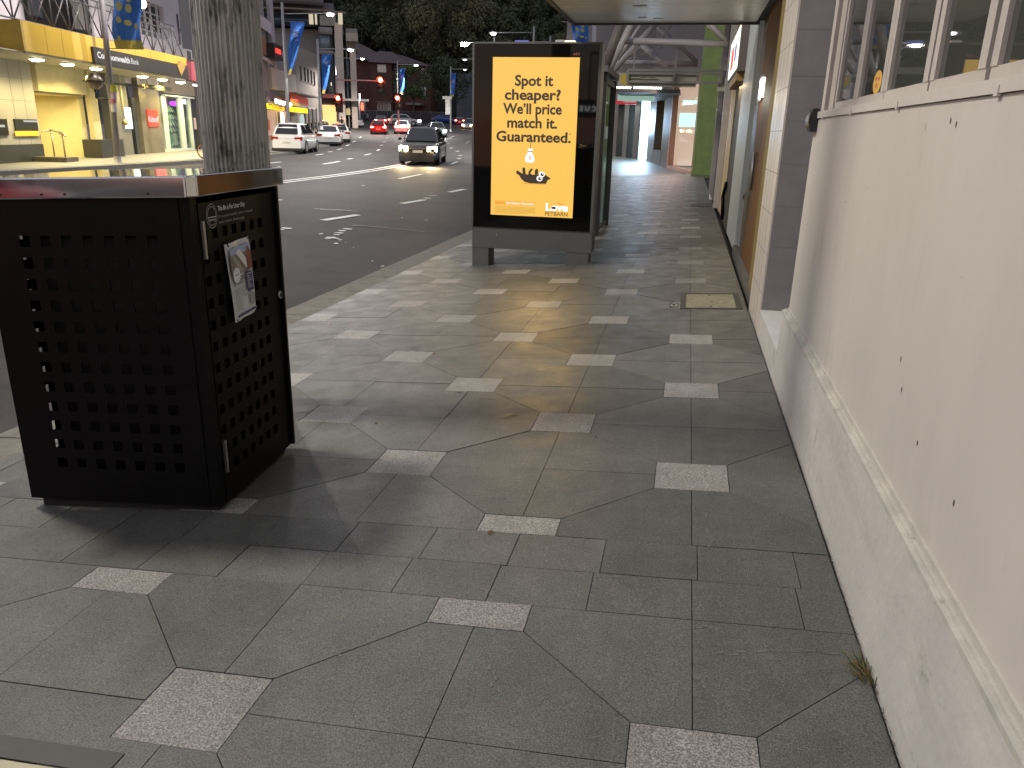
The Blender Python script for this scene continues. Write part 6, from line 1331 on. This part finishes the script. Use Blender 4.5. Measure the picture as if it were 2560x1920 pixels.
        mb.hexa([q(xi, yf, zb2+.02), q(xo, yf-.13, zb2+.03), q(xo, yf-.3, zb2), q(xi, yf-.2, zb2), q(xi, yf-.01, zt_-.02), q(xo, yf-.16, zt_+.02), q(xo, yf-.3, zt_), q(xi, yf-.2, zt_)])
        mb.build('headlight', {'off': M_hlo, 'warm': M_hlw, 'cool': M_hlc}[lights], t)
        if lights != 'off' and group:
            lamp('POINT', q(s*W/2*.66, Y(1)+.5, zb2+.05), 10, (1, .74, .38) if lights == 'warm' else (.8, 1, .92), .12, parent=t)
        if beam:
            c = q(s*W/2*.68, Y(1)+.05, zb2+.1); lamp('SPOT', c, beam, (1, .76, .38) if lights == 'warm' else (.8, 1, .92), .06, q(s*W/2*.5, Y(1)+7, -.1), 75, t, .7)
    if tail == 'on':
        mb = MB(); mb.hexa([q(x, y, z) for x, y, z in ((-.18, Y(rt)-.06, H*.90), (.18, Y(rt)-.06, H*.90), (.18, Y(rt), H*.90), (-.18, Y(rt), H*.90), (-.18, Y(rt)-.06, H*.935), (.18, Y(rt)-.06, H*.935), (.18, Y(rt), H*.935), (-.18, Y(rt), H*.935))]); mb.build('brake_light', M_tlc, t)
        lamp('POINT', q(0, Y(0)-.5, .75), 35, (1, .06, .04), .3, parent=t)
    for yy_ in (Y(0)-.01, Y(1)+.006):
        mb = MB(); mb.hexa([q(x, yy_+dy, z) for x, dy, z in ((-.23, 0, H*.33), (.23, 0, H*.33), (.23, .012, H*.33), (-.23, .012, H*.33), (-.23, 0, H*.40), (.23, 0, H*.40), (.23, .012, H*.40), (-.23, .012, H*.40))])
        mb.build('number_plate', M_plate, t)
    for u0, u1 in ((-.004, .05), (.955, 1.004)):
        mb = MB(); ww = W/2*(.93 if u0 < .5 else .80); mb.hexa([q(x, y, z) for z in (z0-.03, z0+.12) for x, y in ((-ww, Y(u0)), (ww, Y(u0)), (ww, Y(u1)), (-ww, Y(u1)))]); mb.build('bumper', M_blt, t)
    mb = MB(); mb.hexa([q(x, y, z) for z in (z0-.02, z0+.04) for x, y in ((-W/2*.86, Y(.06)), (W/2*.86, Y(.06)), (W/2*.86, Y(.94)), (-W/2*.86, Y(.94)))])
    mb.build('lower_trim', M_blt, t)
    mb = MB(); gz0, gz1 = H*.41, top(.985)*.97; gw = W/2*.5; mb.hexa([q(x, y, z) for z in (gz0, gz1) for x, y in ((-gw, Y(1)+.012), (gw, Y(1)+.012), (gw, Y(1)-.1), (-gw, Y(1)-.1))]); g_ = mb.build('grille', M_blt, t)
    mb = MB(); zz_ = gz0+(gz1-gz0)*.62; mb.hexa([q(x, y, z) for z in (zz_-.012, zz_+.012) for x, y in ((-gw*.98, Y(1)+.013), (gw*.98, Y(1)+.013), (gw*.98, Y(1)+.02), (-gw*.98, Y(1)+.02))]); mb.build('grille_bar', M_rim, g_)
    return t
white = paint('car_white', (.62, .61, .60)); blackp = paint('car_dark', (.028, .024, .020), .25); redp = paint('car_red', (.35, .015, .015)); silver = paint('car_silver', (.25, .27, .29), .3, .3); bluep = paint('car_blue', (.02, .07, .30)); dkred = paint('car_charcoal', (.03, .025, .028))
def rdir(Y): e = .5; return V((-(bend(Y+e)-bend(Y-e)), 2*e, 0)).normalized()
def at_rear(px, Lc): P = road_at(*px); d = rdir(P.y); return P+d*(Lc/2), d
P, d = at_rear(z5(430, 1510), 4.75); make_car('white SUV parked at the far kerb, its dark rear window facing the viewer', 'suv', white, P, d)
P, d = at_rear(z5(1195, 1365), 4.65); make_car('white sedan parked behind the tapering banner pole, rear facing the viewer', 'sedan', white, P, d)
P, d = at_rear(z5(1330, 1318), 4.6); P2 = V((P.x, P.y, 0))+d*2.2; make_car('white hatchback parked just ahead of the white sedan, tinted by red light', 'hatch', white, P2+V((.35, 0, 0)), d)
P = road_at(*z6(1160, 1428)); d = -rdir(P.y); P = P-d*2.35; make_car('dark SUV driving towards the viewer with both warm headlights glaring', 'suv', blackp, P, (d+V((.06, 0, 0))), lights='warm', beam=420)
P, d = at_rear(z6(485, 858), 4.4); make_car('red hatchback stopped at the lights with glaring brake lights', 'hatch', redp, P, d, tail='on')
P, d = at_rear(z6(925, 852), 4.6); make_car('white sedan braking at the lights to the right of the red hatchback', 'sedan', white, P, d, tail='on')
P, d = at_rear(z6(520, 700), 4.4); make_car('pale sedan waiting ahead of the red hatchback', 'sedan', silver, P+d*2, d, tail='on')
P = road_at(*z6(985, 700)); make_car('white SUV crossing the junction from left to right', 'suv', white, P, (1, .18, 0), lights='cool', tail='on')
P = road_at(*z5(1610, 1015)); make_car('white hatchback turning left across the junction by the pale tower', 'hatch', white, P+V((-.3, 0, 0)), (-1, .45, 0))
P = road_at(*z6(1480, 900)); make_car('silver sedan coming through the junction with cool white headlights', 'sedan', silver, P+V((0, 1.5, 0)), (.42, -1, 0), lights='cool', beam=200)
P = road_at(*z6(1705, 640)); make_car('bright blue sedan parked by the fence at the dark wood', 'sedan', bluep, P, (1, .1, 0))
P, d = at_rear(z6(2005, 690), 4.6); make_car('charcoal sedan with a red light bar near the kiosk edge', 'sedan', dkred, P, V((-.25, 1, 0)), tail='on')
P = road_at(*z6(2170, 760)); make_car('pale hatchback with amber headlights half hidden by the kiosk', 'hatch', silver, P, (.1, -1, 0), lights='warm')
P = road_at(*z5(1180, 1000)); make_car('black van nosing out of the side street past the banner pole', 'suv', blackp, V((-50, 101, 0)), (.9, -.25, 0))
make_car('red hatchback braking in the road behind the viewer', 'hatch', redp, V((-8.2, -3.2, 0)), (.0, -1, 0), tail='on')

# ------------------------------------------------------------------ people by the junction
def person(label, P, face, coat, legs, hair, stride=.3):
    d = V(face).normalized(); x = d.cross(UP)
    M = MX((x, d, UP)).transposed().to_4x4(); M.translation = P
    J = {'hip': (0, 0, .95, .13), 'waist': (0, .0, 1.1, .125), 'chest': (0, 0, 1.32, .15), 'neck': (0, .01, 1.5, .06), 'chin': (0, .03, 1.56, .075), 'head': (0, .03, 1.66, .095), 'top': (0, .02, 1.75, .06)}
    E = [('hip', 'waist'), ('waist', 'chest'), ('chest', 'neck'), ('neck', 'chin'), ('chin', 'head'), ('head', 'top')]
    for s, n in ((1, 'r'), (-1, 'l')):
        k = stride*s
        J.update({'th'+n: (.1*s, k*.35, .62, .085), 'kn'+n: (.1*s, k*.5+.03, .48, .06), 'an'+n: (.1*s, k, .1+.04*abs(k), .042), 'to'+n: (.11*s, k+.17, .045, .04)})
        J.update({'sh'+n: (.19*s, 0, 1.42, .062), 'el'+n: (.24*s, -k*.3-.03, 1.14, .046), 'wr'+n: (.25*s, -k*.7+.08, .9, .033), 'ha'+n: (.25*s, -k*.8+.11, .8, .036)})
        E += [('hip', 'th'+n), ('th'+n, 'kn'+n), ('kn'+n, 'an'+n), ('an'+n, 'to'+n), ('chest', 'sh'+n), ('sh'+n, 'el'+n), ('el'+n, 'wr'+n), ('wr'+n, 'ha'+n)]
    names = list(J); me = bpy.data.meshes.new('p'); me.from_pydata([J[n][:3] for n in names], [(names.index(a), names.index(b)) for a, b in E], [])
    o = bpy.data.objects.new('p', me); COL.objects.link(o); bpy.context.view_layer.update()
    sk = o.modifiers.new('s', 'SKIN')
    if not me.skin_vertices: me.skin_vertices.data
    for v, n in zip(me.skin_vertices[0].data, names): v.radius = (J[n][3], J[n][3]*.9)
    me.skin_vertices[0].data[0].use_root = True
    o.modifiers.new('u', 'SUBSURF').levels = 2
    dg = bpy.context.evaluated_depsgraph_get(); ev = bpy.data.meshes.new_from_object(o.evaluated_get(dg))
    mb = MB(); mb.v = [tuple(M @ v.co) for v in ev.vertices]
    for p in ev.polygons:
        c = p.center; mi = 2 if c.z > 1.5 else (2 if abs(c.x) > .2 and c.z < .88 and c.z > .7 else (0 if c.z > .9 else (1 if c.z > .09 else 3)))
        mb.idx(list(p.vertices), mi, True)
    bpy.data.objects.remove(o)
    t = mb.build('person', [mat('coat_'+coat[0], coat[1], .8), mat('legs_'+legs[0], legs[1], .8), mat('skin', (.35, .2, .14), .5), mat('shoe', (.02, .02, .02), .5)])
    tag(t, label, 'person', 'people near the junction'); WORLD[t.name] = MX.Identity(4)
    mb = MB(); mb.ball(M @ V((0, .015, 1.70)), .103, 12, 8, 0, (1, 1.05, .85)); mb.build('hair', mat('hair_'+hair[0], hair[1], .6), t)
    mb = MB(); mb.ball(M @ V((0, .135, 1.65)), .018, 6, 4, 0, (.8, 1, 1.3)); mb.build('nose', MATS['skin'], t)
    return t
K_ = ('dark', (.015, .015, .018)); N_ = ('navy', (.02, .03, .07)); G_ = ('pale', (.25, .24, .27)); Bn = ('brown', (.05, .03, .02))
p = path_at(*z5(1440, 1050)); P = atY(*z5(1440, 1055), 84); P.z = gnd(P.x, 84); person('person in dark clothes walking at the kerb beside the signal mast', P, (.6, -.8, 0), K_, K_, K_)
for px, lab, c1 in ((z5(1860, 940), 'person in dark brown clothes waiting behind the crossing white hatchback', Bn), (z5(1912, 935), 'person in a pale top standing near the mesh fence and red hatchback', G_)):
    P = road_at(px[0], px[1]+2); person(lab, P, (-.3, -1, 0), c1, K_, Bn, .15)
# ------------------------------------------------------------------ trees on the hill
GREENS = [mat('leaf_dark', (.05, .058, .03), .8, var=.4, scale=.5), mat('leaf_mid', (.08, .09, .042), .8, var=.35, scale=.5), mat('leaf_olive', (.13, .125, .055), .8, var=.3, scale=.5)]
M_bark = mat('bark', (.07, .058, .045), .9, var=.3, scale=3)
def crown_mesh(mb, c, rx, rz, n, leaf, rng, clumps=16):
    c = V(c); cl = []
    for k in range(clumps):
        a = rng.uniform(0, 6.283); h = rng.uniform(-.85, 1); r = math.sqrt(max(0, 1-h*h))*rng.uniform(.45, .95)
        cl.append((c+V((rx*r*math.cos(a), rx*r*math.sin(a), rz*h*.8)), rx*rng.uniform(.26, .46), rng.choice((0, 0, 1, 1, 1, 2))))
    for k in range(n):
        p, r, mi = cl[k % clumps]; d = V((rng.gauss(0, 1), rng.gauss(0, 1), rng.gauss(0, .8))).normalized()*r*rng.uniform(.55, 1.05)
        q = p+d; nn = (d.normalized()+V((rng.gauss(0, .6), rng.gauss(0, .6), rng.gauss(0, .6)+.3))).normalized(); a = nn.orthogonal().normalized(); b = nn.cross(a); s = leaf*rng.uniform(.6, 1.3); t = rng.uniform(0, 3.14); a, b = a*math.cos(t)+b*math.sin(t), b*math.cos(t)-a*math.sin(t)
        mb.poly([q-a*s*.5, q-b*s*.22, q+a*s*.5, q+b*s*.26], mi if rng.random() < .8 else (mi+1) % 3)
def make_tree(name, label, h, rx, n, leaf, seed, mats, group='trees on the hill', lean=.1):
    rng = random.Random(seed); t = thing(name, label, 'tree', (0, 0, 0), group=group)
    mb = MB(); fork = V((lean*2, 0, h*.42)); mb.tube((0, 0, -1), fork, h*.022, h*.015, 8)
    for k in range(6):
        a = k*1.05+rng.uniform(-.3, .3); e = fork+V((math.cos(a)*rx*.6, math.sin(a)*rx*.6, h*rng.uniform(.2, .45))); mb.tube(fork-V((0, 0, h*.06)), e, h*.011, h*.004, 6)
    mb.build('trunk', M_bark, t)
    mb = MB(); crown_mesh(mb, (0, 0, h*.66), rx, h*.36, n, leaf, rng, 18); mb.build('crown', mats, t); return t
D3 = [GREENS[0], GREENS[0], GREENS[1]]; D2 = [GREENS[0], GREENS[1], GREENS[1]]; D1 = GREENS
protos = [make_tree('hill_tree', 'x', 17, 6.0, 5200, .75, 11, D3), make_tree('hill_tree', 'x', 15, 5.2, 4600, .75, 12, D2), make_tree('hill_tree', 'x', 20, 6.4, 5600, .8, 13, D1)]
spots = []; rng = random.Random(5)
for j, yv in enumerate((186, 198, 212, 228, 246, 266, 288, 312)):
    nx = 10
    for i in range(nx):
        u = -.47+.40*(i+(.5 if j % 2 else 0)+rng.uniform(-.25, .25))/nx
        spots.append((u*yv, yv+rng.uniform(-4, 4)))
kinds = ['dense dark tree', 'mid green tree', 'tall olive tinged tree']; first = [True]*3
ZN = ['above the brick house', 'beside the large olive tree', 'near the kiosk top', 'behind the curved building']
for k, (x, yv) in enumerate(spots):
    c = rng.choice((0, 0, 0, 1, 1, 2)); s = rng.uniform(.8, 1.25); u = x/yv
    M = MX.Translation((x, yv, hillz(x, yv)-.5)) @ MX.Rotation(rng.uniform(0, 6.28), 4, 'Z') @ MX.Scale(s, 4)
    zone = 3 if u < -.40 else 0 if u < -.33 else 1 if u < -.24 else 2
    lab = '%s on the wooded hill %s' % (kinds[c], ZN[zone])
    if first[c]: first[c] = False; protos[c].matrix_world = M; protos[c]['label'] = lab; protos[c]['group'] = 'hill trees %s' % ZN[zone]
    else: dup(protos[c], M, lab, 'hill trees %s' % ZN[zone])
def place(t, x, yv, z): t.matrix_world = MX.Translation((x, yv, z)); return t
big = make_tree('large_tree', 'large olive green tree with a broad lighter crown behind the brick house', 27, 9.5, 15000, .62, 21, [GREENS[1], GREENS[2], GREENS[2]], None); place(big, -56, 184, 7)
b2 = make_tree('large_tree', 'broad dark olive tree filling the top of the view left of the large crown', 30, 10, 12000, .7, 22, [GREENS[0], GREENS[1], GREENS[2]], None); place(b2, -73, 196, 9)
b3 = make_tree('street_tree', 'small bright green tree in front of the brick house', 9.5, 3.4, 4200, .42, 23, [mat('leaf_lit', (.075, .12, .025), .7, var=.3, scale=1), GREENS[1], MATS['leaf_lit']], None); q = atY(*z2(1445, 900), 146); place(b3, q.x, 146, rise(146)+.3)
b4 = make_tree('street_tree', 'dark bushy tree at the right end of the mesh fence', 11, 4.6, 4200, .5, 24, D3, None); q = atY(*z2(1730, 900), 150); place(b4, q.x, 152, rise(150))
b5_ = make_tree('street_tree', 'dark tree standing over the distant banner pole', 15, 5.2, 4800, .55, 25, D3, None); q = atY(*z2(1960, 900), 146); place(b5_, q.x+4, 150, rise(150))
lamp('POINT', (-60, 172, 22), 16000, (1, .88, .6), 1.0) if False else None
mb = MB(); rng = random.Random(3)
for k in range(26000):
    yv = rng.uniform(182, 420); x = rng.uniform(-.56, -.02)*yv; z = hillz(x, yv)+rng.uniform(0, 5.5+3*math.sin(x*.3)*math.cos(yv*.21)); nn = V((rng.gauss(0, 1), -abs(rng.gauss(0, 1)), rng.gauss(.5, 1))).normalized(); a = nn.orthogonal().normalized(); b = nn.cross(a); s = rng.uniform(.8, 2.2)
    p = V((x, yv, z)); mb.poly([p-a*s*.5, p-b*s*.25, p+a*s*.5, p+b*s*.25], rng.choice((0, 0, 0, 1)))
kind(mb.build('hill_undergrowth', [GREENS[0], GREENS[1]]), 'stuff')
